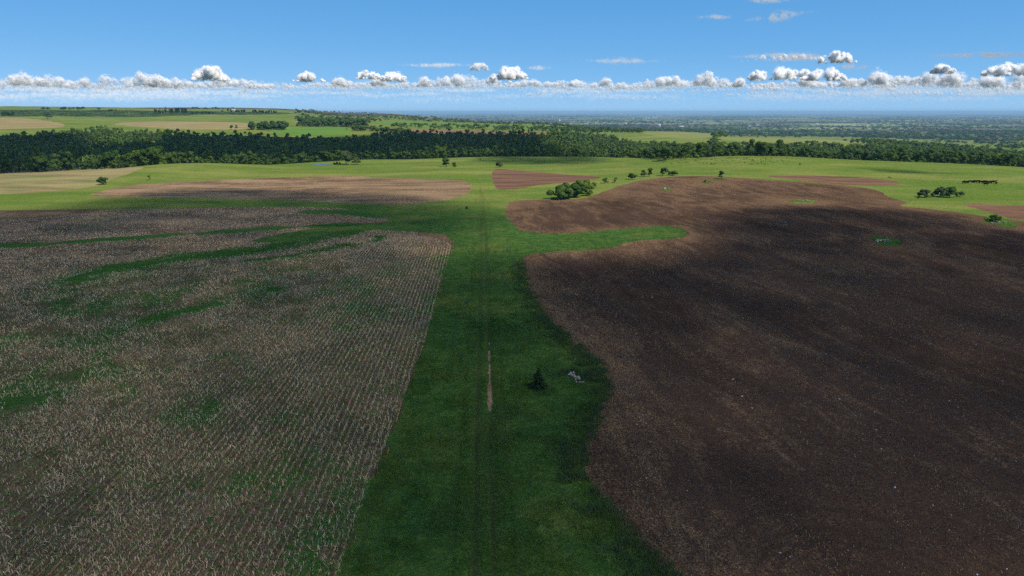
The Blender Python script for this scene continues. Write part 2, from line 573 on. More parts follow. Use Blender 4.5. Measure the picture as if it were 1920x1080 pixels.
def m_plain():
    t = NT('plain_patchwork')
    p = t.pos()
    v = t.n('TexVoronoi', 1, {'feature': 'F1', 'distance': 'CHEBYCHEV'}, Vector=t.map(p, (1 / 1100, 1 / 520, 0.0), (0, 0, 0.06)), Scale=1.0, Randomness=0.75)
    g = t.n('SeparateColor', 0, None, Color=v)
    g2 = t.n('SeparateColor', 1, None, Color=v)
    n = t.noise(t.map(p, (0.004, 0.004, 0.0)), 1.0, 4, 0.6)
    nb = t.noise(t.map(p, (0.0003, 0.0005, 0.0)), 1.0, 4, 0.6)
    c = t.mix(t.ramp(g, 0.2, 0.8), (0.070, 0.120, 0.032), (0.211, 0.232, 0.099))
    c = t.mix(t.ramp(g2, 0.66, 0.72), c, (0.132, 0.107, 0.068))
    c = t.mix(t.ramp(g2, 0.26, 0.2), c, (0.075, 0.06, 0.045))
    c = t.mix(t.ramp(n, 0.56, 0.66, 0, 0.5), c, (0.03, 0.055, 0.02))
    c = t.mix(t.ramp(nb, 0.54, 0.64, 0, 0.7), c, (0.03, 0.055, 0.02))
    return t.diffuse(c)


def m_leaf(name, a, b, transl=0.25):
    t = NT(name)
    r = t.n('ObjectInfo', 5)
    tint = t.attr('tint')
    f = t.math('ADD', t.math('MULTIPLY', r, 0.45), t.math('MULTIPLY', tint, 0.55))
    c = t.mix(f, a, b)
    hv = t.noise(t.map(t.pos(), (0.035, 0.035, 0.0)), 1.0, 3, 0.6)
    c = t.mix(t.ramp(hv, 0.52, 0.66, 0, 0.55), c, (b[0] * 1.05, b[1] * 0.98, b[2] * 0.75))
    c = t.mix(t.ramp(hv, 0.46, 0.34, 0, 0.6), c, (a[0] * 0.85, a[1] * 0.9, a[2] * 1.4))
    return t.diffuse(c, None, 0.0, transl)


def m_plain_col(name, c, rough=0.0):
    t = NT(name)
    n = t.noise(t.n('TexCoord', 3), 3.0, 3)
    col = t.mix(t.ramp(n, 0.3, 0.7, 0, 1), (c[0] * 0.8, c[1] * 0.8, c[2] * 0.8), c)
    return t.diffuse(col)


M_GRASS = m_grass()
M_STUB = m_stub('corn_stubble_ground', 0)
M_STUBMID = m_stub('pale_stubble_ground', 1)
M_STUBLEFT = m_stub('weedy_stubble_ground', 2)
M_PLAIN = m_plain()
M_TAN = m_soil_far('dry_stubble', (0.21, 0.165, 0.07), (0.30, 0.24, 0.115), (0.004, 0.03, 1))
M_BROWN = m_soil_far('bare_brown_soil', (0.16, 0.095, 0.06), (0.23, 0.145, 0.085), (0.004, 0.03, 1))
M_SOILF = m_soil_far('dark_tilled_soil', (0.075, 0.047, 0.038), (0.150, 0.094, 0.066), (0.03, 0.2, 1))
M_SOILP = m_soil_far('purple_brown_soil', (0.106, 0.059, 0.040), (0.188, 0.108, 0.066), (0.02, 0.1, 1))
M_LGREEN = m_soil_far('young_crop', (0.085, 0.18, 0.028), (0.125, 0.21, 0.04), (0.004, 0.03, 1))
M_PGREEN = m_soil_far('pale_grass', (0.165, 0.19, 0.055), (0.20, 0.21, 0.065), (0.004, 0.03, 1))
M_DIRT = m_soil_far('bare_track_dirt', (0.13, 0.085, 0.05), (0.26, 0.175, 0.105), (1.2, 0.3, 1))

# tillage direction on the ploughed field, from a streak in the photograph
_s = ground_at([1533, 1611, 1705, 1817], [497, 539, 567, 605])
_d = _s[3] - _s[0]
TILL = -math.atan2(_d[1], _d[0])
M_SOIL = m_soil()

# ----------------------------------------------------------------------------------------------
# the terrain: one polar sheet, cut along the field outlines
# ----------------------------------------------------------------------------------------------
HALF = math.radians(43)
azs = np.concatenate([np.linspace(-math.pi, -HALF, 26)[:-1], np.linspace(-HALF, HALF, 410) + 0.0, np.linspace(HALF, math.pi, 26)[1:]])
azs = azs + YAW
azs = azs[:-1]
rs = np.concatenate([np.geomspace(3, 38, 18)[:-1], np.geomspace(38, 760, 400)[:-1], np.geomspace(760, 70000, 200)])
NR, NA = len(rs), len(azs)
RR, AA = np.meshgrid(rs, azs, indexing='ij')
V = np.stack([RR * np.sin(AA), RR * np.cos(AA)], -1).reshape(-1, 2)
i, j = np.meshgrid(np.arange(NR - 1), np.arange(NA), indexing='ij')
a = (i * NA + j).ravel()
b = (i * NA + (j + 1) % NA).ravel()
c, d = a + NA, b + NA
T = np.concatenate([np.stack([a, b, d], 1), np.stack([a, d, c], 1)])
fan = np.stack([np.full(NA, NR * NA), (np.arange(NA) + 1) % NA, np.arange(NA)], 1)
V = np.vstack([V, [[0, 0]]])
T = np.vstack([T, fan])
T = T[:, ::-1].copy()
Z = terrain(V[:, 0], V[:, 1])
V3 = np.column_stack([V, Z])


def rag(P, amp, sc, s):
    return (fbm(P[:, 0] / sc, P[:, 1] / sc, s, 3) - 0.5) * 2 * amp


phi_isl = np.full(len(V), 40.0)
for pl in ISLANDS:
    phi_isl = np.minimum(phi_isl, sdf(V, pl))
phi_isl = phi_isl + rag(V, 1.6, 3.5, 73)
phi_pl = np.maximum(sdf(V, P_PLOU), -phi_isl)
EDGE = np.clip(1 - (-phi_pl) / 14.0, 0, 1)
near = np.hypot(V[:, 0], V[:, 1]) < 900
rg = np.where(near, rag(V, 1.0, 2.0, 71) + rag(V, 1.1, 7, 72), 0)
x_, y_ = V[:, 0], V[:, 1]
RUTX = -0.25 + 0.9 * np.sin(y_ / 60.0) * sstep(60, 300, y_) * 0.6


def strip(x0, w, y0, y1):
    yc, yh = (y0 + y1) / 2, (y1 - y0) / 2
    return np.maximum(np.abs(x_ - RUTX - x0) - w, np.abs(y_ - yc) - yh)


_t0, _t1 = at(911, 775), at(911, 640)
_t2, _t3 = at(908, 361), at(908, 355.5)
tq = np.clip((_t1[1] + 14 - y_) / (_t1[1] + 14 - _t0[1]), 0, 1)
taper = 0.36 * tq ** 1.3 * (1 - tq ** 12) ** 0.5 - 0.02
phi_trk = np.minimum(strip(0.82, taper, _t0[1] - 1, _t1[1] + 14), np.minimum(strip(0.3, 0.5, _t2[1], _t3[1]), strip(-1.6, 0.4, _t2[1], _t3[1])))
phi_trk = phi_trk + rag(V, 0.17, 0.6, 75) + rag(V, 0.20, 3.4, 76)
REGIONS = [
    ('stubble_field', sdf(V, P_STUB) + rg, M_STUB, 'large corn stubble field with pale straight rows and green weeds beside the grass track'),
    ('ploughed_field', phi_pl + rg * 0.8, M_SOIL, 'large dark ploughed field with pale straw streaks beside the grass track'),
    ('stubble_field', sdf(V, P_MID) + rg, M_STUBMID, 'long pale brown stubble strip ending at the grass track'),
    ('ploughed_field', sdf(V, P_TRI) + rg, M_SOILP, 'small wedge of ploughed soil pointing away from the grass track'),
    ('ploughed_field', sdf(V, P_SML) + rg, M_SOILP, 'thin sliver of ploughed soil lying in the green pasture'),
    ('ploughed_field', sdf(V, P_RGT) + rg, M_SOILP, 'ploughed strip beyond the bush topped rock heap'),
    ('stubble_field', sdf(V, P_LFT) + rg, M_STUBLEFT, 'yellowish weedy stubble field in front of the wooded ravine'),
    ('pond', sdf(V, P_POND), None, 'small blue pond in the pasture beside a willow'),
    ('stubble_field', sdf(V, P_TANA), M_TAN, 'pale tan field beyond the woods at the picture edge'),
    ('stubble_field', sdf(V, P_TANB), M_TAN, 'long golden field beyond the dark wooded ravine'),
    ('crop_field', sdf(V, P_GRNB), M_LGREEN, 'bright green crop field beyond the dark woods'),
    ('ploughed_field', sdf(V, P_BRWN), M_BROWN, 'long bare brown field strip beyond the dark woods'),
    ('crop_field', sdf(V, P_STRP), M_LGREEN, 'green crop strip behind the bare brown strip'),
    ('hay_field', sdf(V, P_PALE), M_PGREEN, 'small pale green clearing among the far woods'),
    ('hay_field', sdf(V, P_PALF), M_PGREEN, 'long pale green clearing behind the woods'),
    ('track', phi_trk, M_DIRT, 'bare dirt wheel rut showing in the grass track'),
    ('plain', 3100.0 - np.hypot(V[:, 0], V[:, 1]) + (fbm(V[:, 0] / 300, V[:, 1] / 300, 81, 2) - .5) * 300, M_PLAIN, 'hazy distant plain of fields and tree lines'),
]
rutd = np.minimum(np.abs(np.abs(x_ - RUTX) - 0.82), np.abs(np.abs(x_ - RUTX) - 2.6) + 0.42)
RUT = np.exp(-(rutd / 0.42) ** 2) * (0.7 + 0.3 * sstep(0.35, 0.6, fbm(x_ / 3, y_ / 9, 77, 2))) * (0.3 + 0.7 * sstep(330, 200, y_)) * sstep(460, 300, y_) * (y_ > 0)
rr_ = np.hypot(V[:, 0], V[:, 1])
PAST = sstep(225, 330, rr_ + 14 * np.sin(V[:, 0] / 40) - np.clip(-V[:, 0], -60, 120) * 0.12)
rc = at(1640, 1120)
rd = np.hypot(V[:, 0] - rc[0], V[:, 1] - rc[1])
RING = np.zeros(len(V))
for q in (2.6, 4.4, 7.2, 9.0, 12.5):
    RING = np.maximum(RING, np.exp(-((rd - q + (fbm(x_ / 3, y_ / 3, 5, 2) - .5) * 1.0) / 0.28) ** 2))
WEED = np.where(sdf(V, P_STUB) < 3, weed_at(V), 0)
WEED = np.where(sdf(V, P_MID) < 3, 0.30 * sstep(0.45, 0.7, fbm(V[:, 0] / 16, V[:, 1] / 7, 91, 3)), WEED)
WEED = np.where(sdf(V, P_LFT) < 3, 0.30 + 0.6 * sstep(0.45, 0.7, fbm(V[:, 0] / 30, V[:, 1] / 9, 95, 3)), WEED)
ROW = row_u(V)
ROWF = 0.12 + 0.88 * np.maximum(sstep(-62, -16, V[:, 0] - 0.12 * (V[:, 1] - 60)), sstep(150, 185, V[:, 1]) * sstep(-75, -40, V[:, 0]))

phis = np.stack([r[1] for r in REGIONS], 1)
EXTRA = np.stack([PAST, RUT, EDGE, RING, WEED, ROW, ROWF], 1)
ENAMES = ['pasture', 'rut', 'edge', 'ring', 'weed', 'row', 'rowfade']
# fold the tops of the ruts a little
V3[:, 2] -= 0.12 * RUT * (rr_ < 400)
pts = np.hstack([V3, EXTRA, phis])
NE = 3 + EXTRA.shape[1]


def cut(tris, k):
    """split triangles along phi_k = 0 -> (inside, outside); appends vertices to pts"""
    global pts
    f = pts[:, NE + k]
    s = f[tris] < 0
    cnt = s.sum(1)
    ins, outs = tris[cnt == 3], tris[cnt == 0]
    mx = (cnt == 1) | (cnt == 2)
    if not mx.any():
        return ins, outs
    tm, sm, cm = tris[mx], s[mx], cnt[mx]
    lone_in = cm == 1
    lone = np.where(lone_in[:, None], sm, ~sm)
    k0 = lone.argmax(1)
    ar = np.arange(len(tm))
    A, B, C = tm[ar, k0], tm[ar, (k0 + 1) % 3], tm[ar, (k0 + 2) % 3]
    e = np.concatenate([np.stack([np.minimum(A, B), np.maximum(A, B)], 1), np.stack([np.minimum(A, C), np.maximum(A, C)], 1)])
    ue, inv = np.unique(e, axis=0, return_inverse=True)
    inv = inv.ravel()
    fa, fb = f[ue[:, 0]], f[ue[:, 1]]
    tt = np.clip(fa / (fa - fb), 0.02, 0.98)[:, None]
    newp = pts[ue[:, 0]] * (1 - tt) + pts[ue[:, 1]] * tt
    newp[:, NE + k] = 0
    base = len(pts)
    pts = np.vstack([pts, newp])
    p, q = base + inv[:len(tm)], base + inv[len(tm):]
    t1 = np.stack([A, p, q], 1)
    t2 = np.concatenate([np.stack([p, B, C], 1), np.stack([p, C, q], 1)])
    li2 = np.concatenate([lone_in, lone_in])
    ins = np.concatenate([ins, t1[lone_in], t2[~li2]])
    outs = np.concatenate([outs, t1[~lone_in], t2[li2]])
    return ins, outs


def emit(name, tris, mat, label, kind='structure'):
    if len(tris) == 0:
        return None
    u, inv = np.unique(tris, return_inverse=True)
    P = pts[u]
    me = mesh_from(name, P[:, :3], inv.reshape(-1, 3), mat, attrs={n: P[:, 3 + q] for q, n in enumerate(ENAMES)}, smooth=True)
    return link(name, me, kind=kind, label=label)


mw = NT('pond_water')
_pw = mw.n('BsdfPrincipled', 0, None, **{'Base Color': (0.03, 0.045, 0.05, 1), 'Roughness': 0.22,
           'Normal': mw.bump(mw.noise(mw.pos(), 1.5, 2), 0.02, 0.3)})
mw.t.links.new(_pw, mw.out.inputs['Surface'])
M_WATER = mw.m
rest = T
for k, (nm, _, mat, lab) in enumerate(REGIONS):
    ins, rest = cut(rest, k)
    if nm == 'pond':
        u = np.unique(ins)
        pts[u, 2] = pts[u, 2].min() - 0.15
        emit(nm, ins, M_WATER, lab)
    else:
        emit(nm, ins, mat, lab)
emit('grassland', rest, M_GRASS, 'green grass ground and pasture around the fields')

# ----------------------------------------------------------------------------------------------
# foliage
# ----------------------------------------------------------------------------------------------
def unit(n, g=rng):
    v = g.normal(size=(n, 3))
    return v / np.linalg.norm(v, axis=1)[:, None]


def leaf_tris(cent, nrm, size, g=rng, tilt=0.3):
    """one leaf-clump triangle per centre, roughly facing nrm"""
    n = len(cent)
    ax = nrm + unit(n, g) * tilt
    ax /= np.linalg.norm(ax, axis=1)[:, None] + 1e-9
    t = np.cross(ax, unit(n, g))
    t /= np.linalg.norm(t, axis=1)[:, None] + 1e-9
    bt = np.cross(ax, t)
    s = (size * g.uniform(0.6, 1.35, n))[:, None]
    p0, p1, p2 = cent + t * s, cent - t * s * 0.55 + bt * s * 0.85, cent - t * s * 0.55 - bt * s * 0.85
    Vv = np.stack([p0, p1, p2], 1).reshape(-1, 3)
    return Vv, np.arange(3 * n).reshape(-1, 3), np.repeat(nrm, 3, 0)


def ico(sub=1):
    import bmesh
    bm = bmesh.new()
    bmesh.ops.create_icosphere(bm, subdivisions=sub, radius=1.0)
    bm.verts.ensure_lookup_table()
    v = np.array([x.co[:] for x in bm.verts])
    f = np.array([[q.index for q in x.verts] for x in bm.faces])
    bm.free()
    return v, f


ICO1, ICO2, ICO3 = ico(1), ico(2), ico(3)


def crown(R, H, z0, nclump, nleaf, leaf, lean=0.0, flat=0.75, seed=0, top=1.0, uneven=0.35, core=True):
    """uneven crown: clumps of leaves spread through an ellipsoidal volume"""
    g = np.random.default_rng(seed)
    Vs, Fs, Ns, Ts = [], [], [], []
    off = 0
    for k in range(nclump):
        d = unit(1, g)[0]
        rad = g.uniform(0.25, 0.78) if k else 0
        th = g.uniform(0, 2 * math.pi)
        zz = g.uniform(-0.75, 0.85)
        prof = math.sqrt(max(0.05, 1 - abs(zz) ** 2.2)) * (1 if zz > 0 else top)
        if zz < 0 and z0 < 0.06 * H:
            prof = 1.0
        cx = np.array([math.cos(th) * R * rad * prof, math.sin(th) * R * rad * prof, z0 + H * (0.5 + 0.5 * zz * 0.8)])
        cx[0] += lean * (cx[2] - z0)
        cr = min(R, H * 0.5) * g.uniform(0.34, 0.58) * (1 - uneven * g.random())
        n = int(nleaf * (cr / (min(R, H * .5) * 0.46)) ** 2)
        u = unit(n, g)
        u[:, 2] = np.where(u[:, 2] < -0.35, -u[:, 2], u[:, 2])
        c = cx + u * cr * g.uniform(0.7, 1.08, n)[:, None] * np.array([1, 1, flat])
        nn = u + np.array([0, 0, 0.25])
        nn /= np.linalg.norm(nn, axis=1)[:, None]
        v, f, nr = leaf_tris(c, nn, leaf, g)
        if core:
            v0, f0 = ICO1
            v = np.vstack([v, cx + v0 * cr * 0.8 * np.array([1, 1, flat])]); f = np.vstack([f, f0 + 3 * n]); nr = np.vstack([nr, v0])
        Vs.append(v); Fs.append(f + off); Ns.append(nr)
        Ts.append(np.full(len(v), np.clip(g.normal(0.5, 0.22), 0, 1)))
        off += len(v)
    Vv = np.vstack(Vs)
    Vv[:, 2] = np.maximum(Vv[:, 2], 0.02)
    return Vv, np.vstack(Fs), np.vstack(Ns), np.concatenate(Ts)


def tube(path, radii, k=6):
    path = np.asarray(path, float)
    Vv, F = [], []
    for q in range(len(path)):
        d = path[min(q + 1, len(path) - 1)] - path[max(q - 1, 0)]
        d /= np.linalg.norm(d) + 1e-9
        a_ = np.cross(d, [0.31, 0.95, 0.12]); a_ /= np.linalg.norm(a_)
        b_ = np.cross(d, a_)
        for m in range(k):
            th = 2 * math.pi * m / k
            Vv.append(path[q] + radii[q] * (math.cos(th) * a_ + math.sin(th) * b_))
    for q in range(len(path) - 1):
        for m in range(k):
            a0, a1 = q * k + m, q * k + (m + 1) % k
            F.append((a0, a1, a1 + k, a0 + k))
    tip = len(Vv)
    Vv += [path[0], path[-1]]
    for m in range(k):
        F.append((tip, (m + 1) % k, m, m))
        F.append((tip + 1, (len(path) - 1) * k + m, (len(path) - 1) * k + (m + 1) % k, (len(path) - 1) * k + (m + 1) % k))
    Ft = []
    for f in F:
        if f[2] == f[3]:
            Ft.append(f[:3])
        else:
            Ft += [(f[0], f[1], f[2]), (f[0], f[2], f[3])]
    return np.array(Vv), np.array(Ft)


def joinvf(parts):
    Vs, Fs, o = [], [], 0
    for v, f in parts:
        Vs.append(v); Fs.append(np.asarray(f) + o); o += len(v)
    return np.vstack(Vs), np.vstack(Fs)


M_BARK = m_plain_col('bark', (0.10, 0.08, 0.06))
M_LEAF = m_leaf('leaves', (0.034, 0.076, 0.018), (0.086, 0.144, 0.035))
M_LEAFY = m_leaf('yellow_green_leaves', (0.069, 0.127, 0.022), (0.138, 0.190, 0.033))
M_WILLOW = m_leaf('grey_green_leaves', (0.052, 0.081, 0.033), (0.098, 0.127, 0.055))
M_NEEDLE = m_leaf('needles', (0.012, 0.026, 0.011), (0.030, 0.052, 0.020), 0.05)
M_FOREST = m_leaf('forest_leaves', (0.025, 0.062, 0.012), (0.089, 0.140, 0.031), 0.22)


def trunk_mesh(name, h, r, seed, lean=0.0, limbs=3, spread=0.5):
    g = np.random.default_rng(seed)
    parts = [tube([(0, 0, -0.3), (g.normal() * .05, g.normal() * .05, h * 0.5), (lean * h, g.normal() * 0.1, h)], [r, r * 0.75, r * 0.4])]
    for k in range(limbs):
        th = g.uniform(0, 6.28)
        z = h * g.uniform(0.45, 0.8)
        e = (math.cos(th) * h * spread * 0.6 + lean * h, math.sin(th) * h * spread * 0.6, z + h * 0.45)
        parts.append(tube([(lean * z, 0, z), e], [r * 0.45, r * 0.12], 5))
    Vv, F = joinvf(parts)
    return mesh_from(name, Vv, F, M_BARK, smooth=True)


def crown_mesh(name, mat, *a, **k):
    v, f, n, t = crown(*a, **k)
    return mesh_from(name, v, f, mat, normals=n, attrs={'tint': t})


def tree(name, p, h, w, label, cat='tree', mat=None, nclump=9, leaf=None, lean=0.0, bare=0.12, group=None, seed=None, dens=1.0):
    """a single tree or bush at ground point p, h high, w wide"""
    seed = seed if seed is not None else int(abs(p[0]) * 13 + abs(p[1]) * 7) % 9973
    o = link(name, None, label=label, cat=cat, group=group, loc=(p[0], p[1], p[2] - 0.05))
    leaf = leaf or max(0.16, w * 0.06)
    nl = int(dens * 2.1 * (0.5 * w * 0.46) ** 2 * 4 * 3.14 / (leaf * leaf * 1.2)) + 20
    nl = min(nl, 420)
    nclump = int(nclump * (1.7 if bare < 0.06 else 1.25))
    link('crown', crown_mesh('crown', mat or M_LEAF, w / 2, h * (1 - bare), h * bare, nclump, nl, leaf, lean, seed=seed), o)
    link('trunk' if h > 3 else 'stem', trunk_mesh('trunk', h * 0.62, max(0.05, h * 0.028), seed + 1, lean), o)
    return o


def bypx(u, v, hp, wp, dmin=20.0):
    p = at(u, v, dmin)
    s = depth_of(p) / FPX
    return p, hp * s, wp * s


# single trees and bushes seen in the photograph: name, px x, px base y, px height, px width, label, material, extra
SINGLES = [
    ('shrub', 1052, 373, 29, 54, 'large dark green leafy bush at the front of the thicket beside the ploughed field', M_LEAF, dict(nclump=16, bare=0.02)),
    ('shrub', 1078, 370, 26, 46, 'mid green bush in the middle of the thicket beside the ploughed field', M_LEAF, dict(nclump=14, bare=0.02)),
    ('shrub', 1092, 362, 26, 44, 'bright yellow green bush at the back of the roadside thicket', M_LEAFY, dict(nclump=14, bare=0.02)),
    ('shrub', 1100, 367, 14, 26, 'low yellow green bush at the end of the roadside thicket', M_LEAFY, dict(nclump=8, bare=0.02)),
    ('shrub', 1113, 354, 13, 16, 'small green bush just behind the roadside thicket', M_LEAFY, dict(nclump=7, bare=0.05)),
    ('shrub', 1135, 343, 10, 15, 'round bush beside the tip of the small ploughed wedge', M_LEAF, dict(nclump=7, bare=0.02)),
    ('shrub', 1151, 342.5, 11, 9, 'narrow leaning bush next to a round bush near the ploughed wedge tip', M_LEAF, dict(nclump=5, bare=0.05, lean=0.3)),
    ('shrub', 1185, 336.5, 13, 20, 'first dark bush of the row along the far ploughed field edge', M_LEAF, dict(nclump=8, bare=0.02)),
    ('tree', 1208, 331.5, 14, 15, 'short dark tree second in the row along the ploughed field edge', M_LEAF, dict(nclump=8, bare=0.03)),
    ('tree', 1217, 331, 17, 13, 'taller upright tree of the close pair along the ploughed field edge', M_LEAF, dict(nclump=8, bare=0.03)),
    ('tree', 1242, 330, 17, 18, 'grey green tree leaning away from the wind along the ploughed field edge', M_WILLOW, dict(nclump=8, bare=0.03, lean=0.25)),
    ('shrub', 1261, 329.5, 12, 20, 'low dark bush last in the row along the ploughed field edge', M_LEAF, dict(nclump=8, bare=0.02)),
    ('tree', 1352, 335, 15, 11, 'dark upright tree standing alone on the crest of the ploughed field', M_NEEDLE, dict(nclump=8, bare=0.03)),
    ('shrub', 1323, 341.5, 5.5, 10, 'small dark bush on a grass patch in the far ploughed field', M_LEAF, dict(nclump=5, bare=0.02)),
    ('shrub', 1734, 370, 14, 32, 'low rounded bush at the near end of the pasture thicket below the cattle', M_WILLOW, dict(nclump=10, bare=0.02)),
    ('shrub', 1764, 369, 19, 30, 'tall grey green bush in the centre of the thicket below the cattle', M_WILLOW, dict(nclump=12, bare=0.02)),
    ('shrub', 1780, 370, 20, 28, 'tall dark bush leaning on the centre of the thicket below the cattle', M_LEAF, dict(nclump=12, bare=0.02)),
    ('shrub', 1799, 369, 10, 20, 'low bush at the far end of the thicket below the cattle', M_WILLOW, dict(nclump=8, bare=0.02)),
    ('shrub', 1722, 372, 6, 10, 'tiny round bush in front of the pasture thicket', M_LEAF, dict(nclump=5, bare=0.02)),
    ('shrub', 1866, 415.5, 13, 28, 'dark bush growing on the rock heap in the ploughed field', M_LEAF, dict(nclump=10, bare=0.02)),
    ('shrub', 1852, 415, 6, 18, 'low spreading bush beside the bush on the rock heap', M_LEAF, dict(nclump=6, bare=0.02)),
    ('tree', 1907, 308.5, 11, 8, 'small lone tree high in the right hand pasture', M_LEAF, dict(nclump=6, bare=0.15)),
    ('tree', 649, 308.5, 28, 24, 'tall willow beside the small pond', M_WILLOW, dict(nclump=12, bare=0.1)),
    ('shrub', 668, 308.5, 13, 19, 'rounded bush next to the willow by the pond', M_WILLOW, dict(nclump=8, bare=0.02)),
    ('shrub', 633, 308, 4.5, 18, 'low scrub along the pond bank', M_WILLOW, dict(nclump=6, bare=0.02)),
    ('tree', 837, 313, 20, 15, 'dense dark tree in the pasture with a smaller bush beside it', M_LEAF, dict(nclump=10, bare=0.03)),
    ('shrub', 853, 313.5, 10, 13, 'small round bush beside the dense dark pasture tree', M_LEAF, dict(nclump=7, bare=0.04)),
    ('shrub', 936, 313.5, 12, 17, 'brownish green bush beside the far end of the grass track', M_WILLOW, dict(nclump=8, bare=0.02)),
    ('tree', 901, 303.5, 7, 6, 'small sapling on the track in front of the forest', M_LEAF, dict(nclump=5, bare=0.1)),
    ('tree', 900, 296, 13, 9, 'tree standing out from the forest edge where the track enters', M_LEAF, dict(nclump=7, bare=0.1)),
    ('shrub', 194, 346, 17, 19, 'round dark bush alone at the stubble field edge', M_LEAF, dict(nclump=12, bare=0.03)),
    ('shrub', 281, 338, 11, 7, 'small thin bush on the green slope', M_LEAF, dict(nclump=5, bare=0.05)),
    ('shrub', 875, 391.5, 5, 6, 'tiny dark shrub in the grass beside the track', M_NEEDLE, dict(nclump=4, bare=0.02)),
    ('shrub', 1667, 333.5, 3.5, 9, 'tiny low bush behind the thin ploughed sliver', M_LEAF, dict(nclump=4, bare=0.02)),
    ('shrub', 1500, 309.5, 4, 4, 'tiny dark shrub on the weedy pasture rise', M_LEAF, dict(nclump=4, bare=0.02)),
    ('tree', 90, 223, 14, 17, 'big dark round tree alone on the far green slope', M_LEAF, dict(nclump=10, bare=0.05, dmin=1250)),
    ('tree', 434, 242.5, 9, 9, 'one of two round trees in front of the golden field, nearer the woods', M_LEAF, dict(nclump=6, bare=0.1, dmin=1150)),
    ('tree', 443, 242, 8.5, 7, 'narrower of two round trees in front of the golden field', M_LEAF, dict(nclump=6, bare=0.1, dmin=1150)),
    ('tree', 617, 237.5, 8, 9, 'yellowish tree in front of the far dark grove', M_LEAFY, dict(nclump=6, bare=0.1, dmin=1150)),
    ('tree', 1055, 248, 8, 12, 'dark tree at the end of the bare brown strip', M_LEAF, dict(nclump=6, bare=0.05, dmin=1150)),
    ('tree', 186, 209, 7, 8, 'small dark tree on the far left skyline slope', M_LEAF, dict(nclump=5, bare=0.1, dmin=1800)),
    ('shrub', 650, 243.5, 4, 5, 'first small bush of the hedgerow beyond the dark woods', M_LEAF, dict(nclump=4, bare=0.05, dmin=1150)),
    ('shrub', 662, 244.5, 6, 9, 'second larger bush of the hedgerow beyond the dark woods', M_LEAF, dict(nclump=5, bare=0.05, dmin=1150)),
]
for nm, u, v, hp, wp, lab, mat, ex in SINGLES:
    ex = dict(ex)
    p, h, w = bypx(u, v, hp, wp, ex.pop('dmin', 20.0))
    tree(nm, p, h, w, lab, 'bush' if nm == 'shrub' else 'tree', mat, **ex)

# groves and tall pines on the far plateau
def grove(u0, u1, v0, v1, n, hp, wp, dmin, label, group, mat=None, name='tree', narrow=1.0):
    base = None
    g = np.random.default_rng(int(u0 * 3 + v0))
    us = np.sort(g.uniform(u0, u1, n))
    for q in range(n):
        p, h, w = bypx(us[q], v0 + (v1 - v0) * (us[q] - u0) / (u1 - u0 + 1e-6) + g.uniform(-1, 1), hp * g.uniform(0.75, 1.2), wp * g.uniform(0.8, 1.3) * narrow, dmin)
        if base is None:
            base = (tree(name, p, h, w, label, 'tree', mat or M_LEAF, nclump=8, bare=0.03, group=group), h, w)
        else:
            o, bh, bw = base
            cpy(o, p, label, (w / bw, w / bw, h / bh), g.uniform(0, 6.28))


def cpy(o, p, label=None, scale=None, rz=0.0):
    c_ = o.copy()
    COL.objects.link(c_)
    c_.location = (p[0], p[1], p[2] - 0.05)
    c_.rotation_euler = (0, 0, rz)
    if scale is not None:
        c_.scale = scale
    if label:
        c_['label'] = label
    for ch in o.children:
        k = ch.copy()
        COL.objects.link(k)
        k.parent = c_
        for s_ in ch.children:
            kk = s_.copy()
            COL.objects.link(kk)
            kk.parent = k
    return c_


grove(472, 534, 243, 243, 22, 14, 15, 1150, 'tree of the dense dark grove at the end of the golden field', 'grove beside the golden field')
grove(562, 690, 236, 238, 46, 16, 15, 1250, 'tree of the long dark grove behind the bright green far field', 'long grove on the plateau')
grove(670, 770, 245, 250, 26, 8, 11, 1150, 'bushy tree of the hedgerow running behind the dark woods', 'hedgerow beyond the woods')
grove(290, 316, 213, 214, 6, 12, 6, 2000, 'tall dark pine of the clump standing on the far plateau', 'pines on the plateau', M_NEEDLE, 'pine_tree', 0.9)
grove(320, 352, 212, 213, 7, 9, 7, 2000, 'dark tree beside the tall pines on the far plateau', 'trees beside the pines', M_LEAF)
grove(-20, 26, 218, 217, 6, 7, 9, 1500, 'dark bushy tree of the group at the left edge of the plateau', 'trees at the left plateau edge', M_LEAF)
grove(80, 160, 205, 205, 14, 4, 8, 2500, 'small tree of the line along the far skyline ridge', 'trees on the skyline ridge', M_LEAF)
grove(200, 226, 208.5, 208.5, 7, 3.5, 6, 2200, 'low tree of the short row below the skyline', 'short row below the skyline', M_LEAF)
grove(415, 520, 209, 212, 30, 4, 4, 2200, 'small conifer of the straight windbreak by the white farmhouse', 'windbreak by the farmhouse', M_NEEDLE, 'pine_tree')
grove(360, 440, 203.5, 204.5, 14, 3, 8, 2800, 'hazy tree of the far ridge line behind the farmhouse', 'trees behind the farmhouse', M_LEAF)
grove(360, 400, 213, 213.5, 10, 4, 6, 1900, 'tree of the low belt behind the far green slope', 'low belt on the green slope', M_LEAF)

# ----------------------------------------------------------------------------------------------
# the wooded ravine: 300 front trees singly, the rest as one mass; woods farther off; tree lines of the plain
# ----------------------------------------------------------------------------------------------
FRONT = np.array([(-260, 303), (0, 305.5), (100, 308), (300, 308.5), (340, 305), (420, 301.5), (500, 299.5), (640, 294), (760, 291), (900, 288.5), (1000, 287.5), (1090, 289),
                  (1140, 293), (1200, 297.5), (1235, 302), (1262, 302), (1300, 297), (1350, 293.5), (1450, 293), (1560, 297), (1700, 294), (1800, 292.5), (1900, 292), (2160, 291)], float)


def front_d(u):
    return np.interp(u, FRONT[:, 0], FRONT_D)


_g = ground_at(FRONT[:, 0], FRONT[:, 1])
FRONT_D = np.minimum(np.hypot(_g[:, 0], _g[:, 1]), 640)
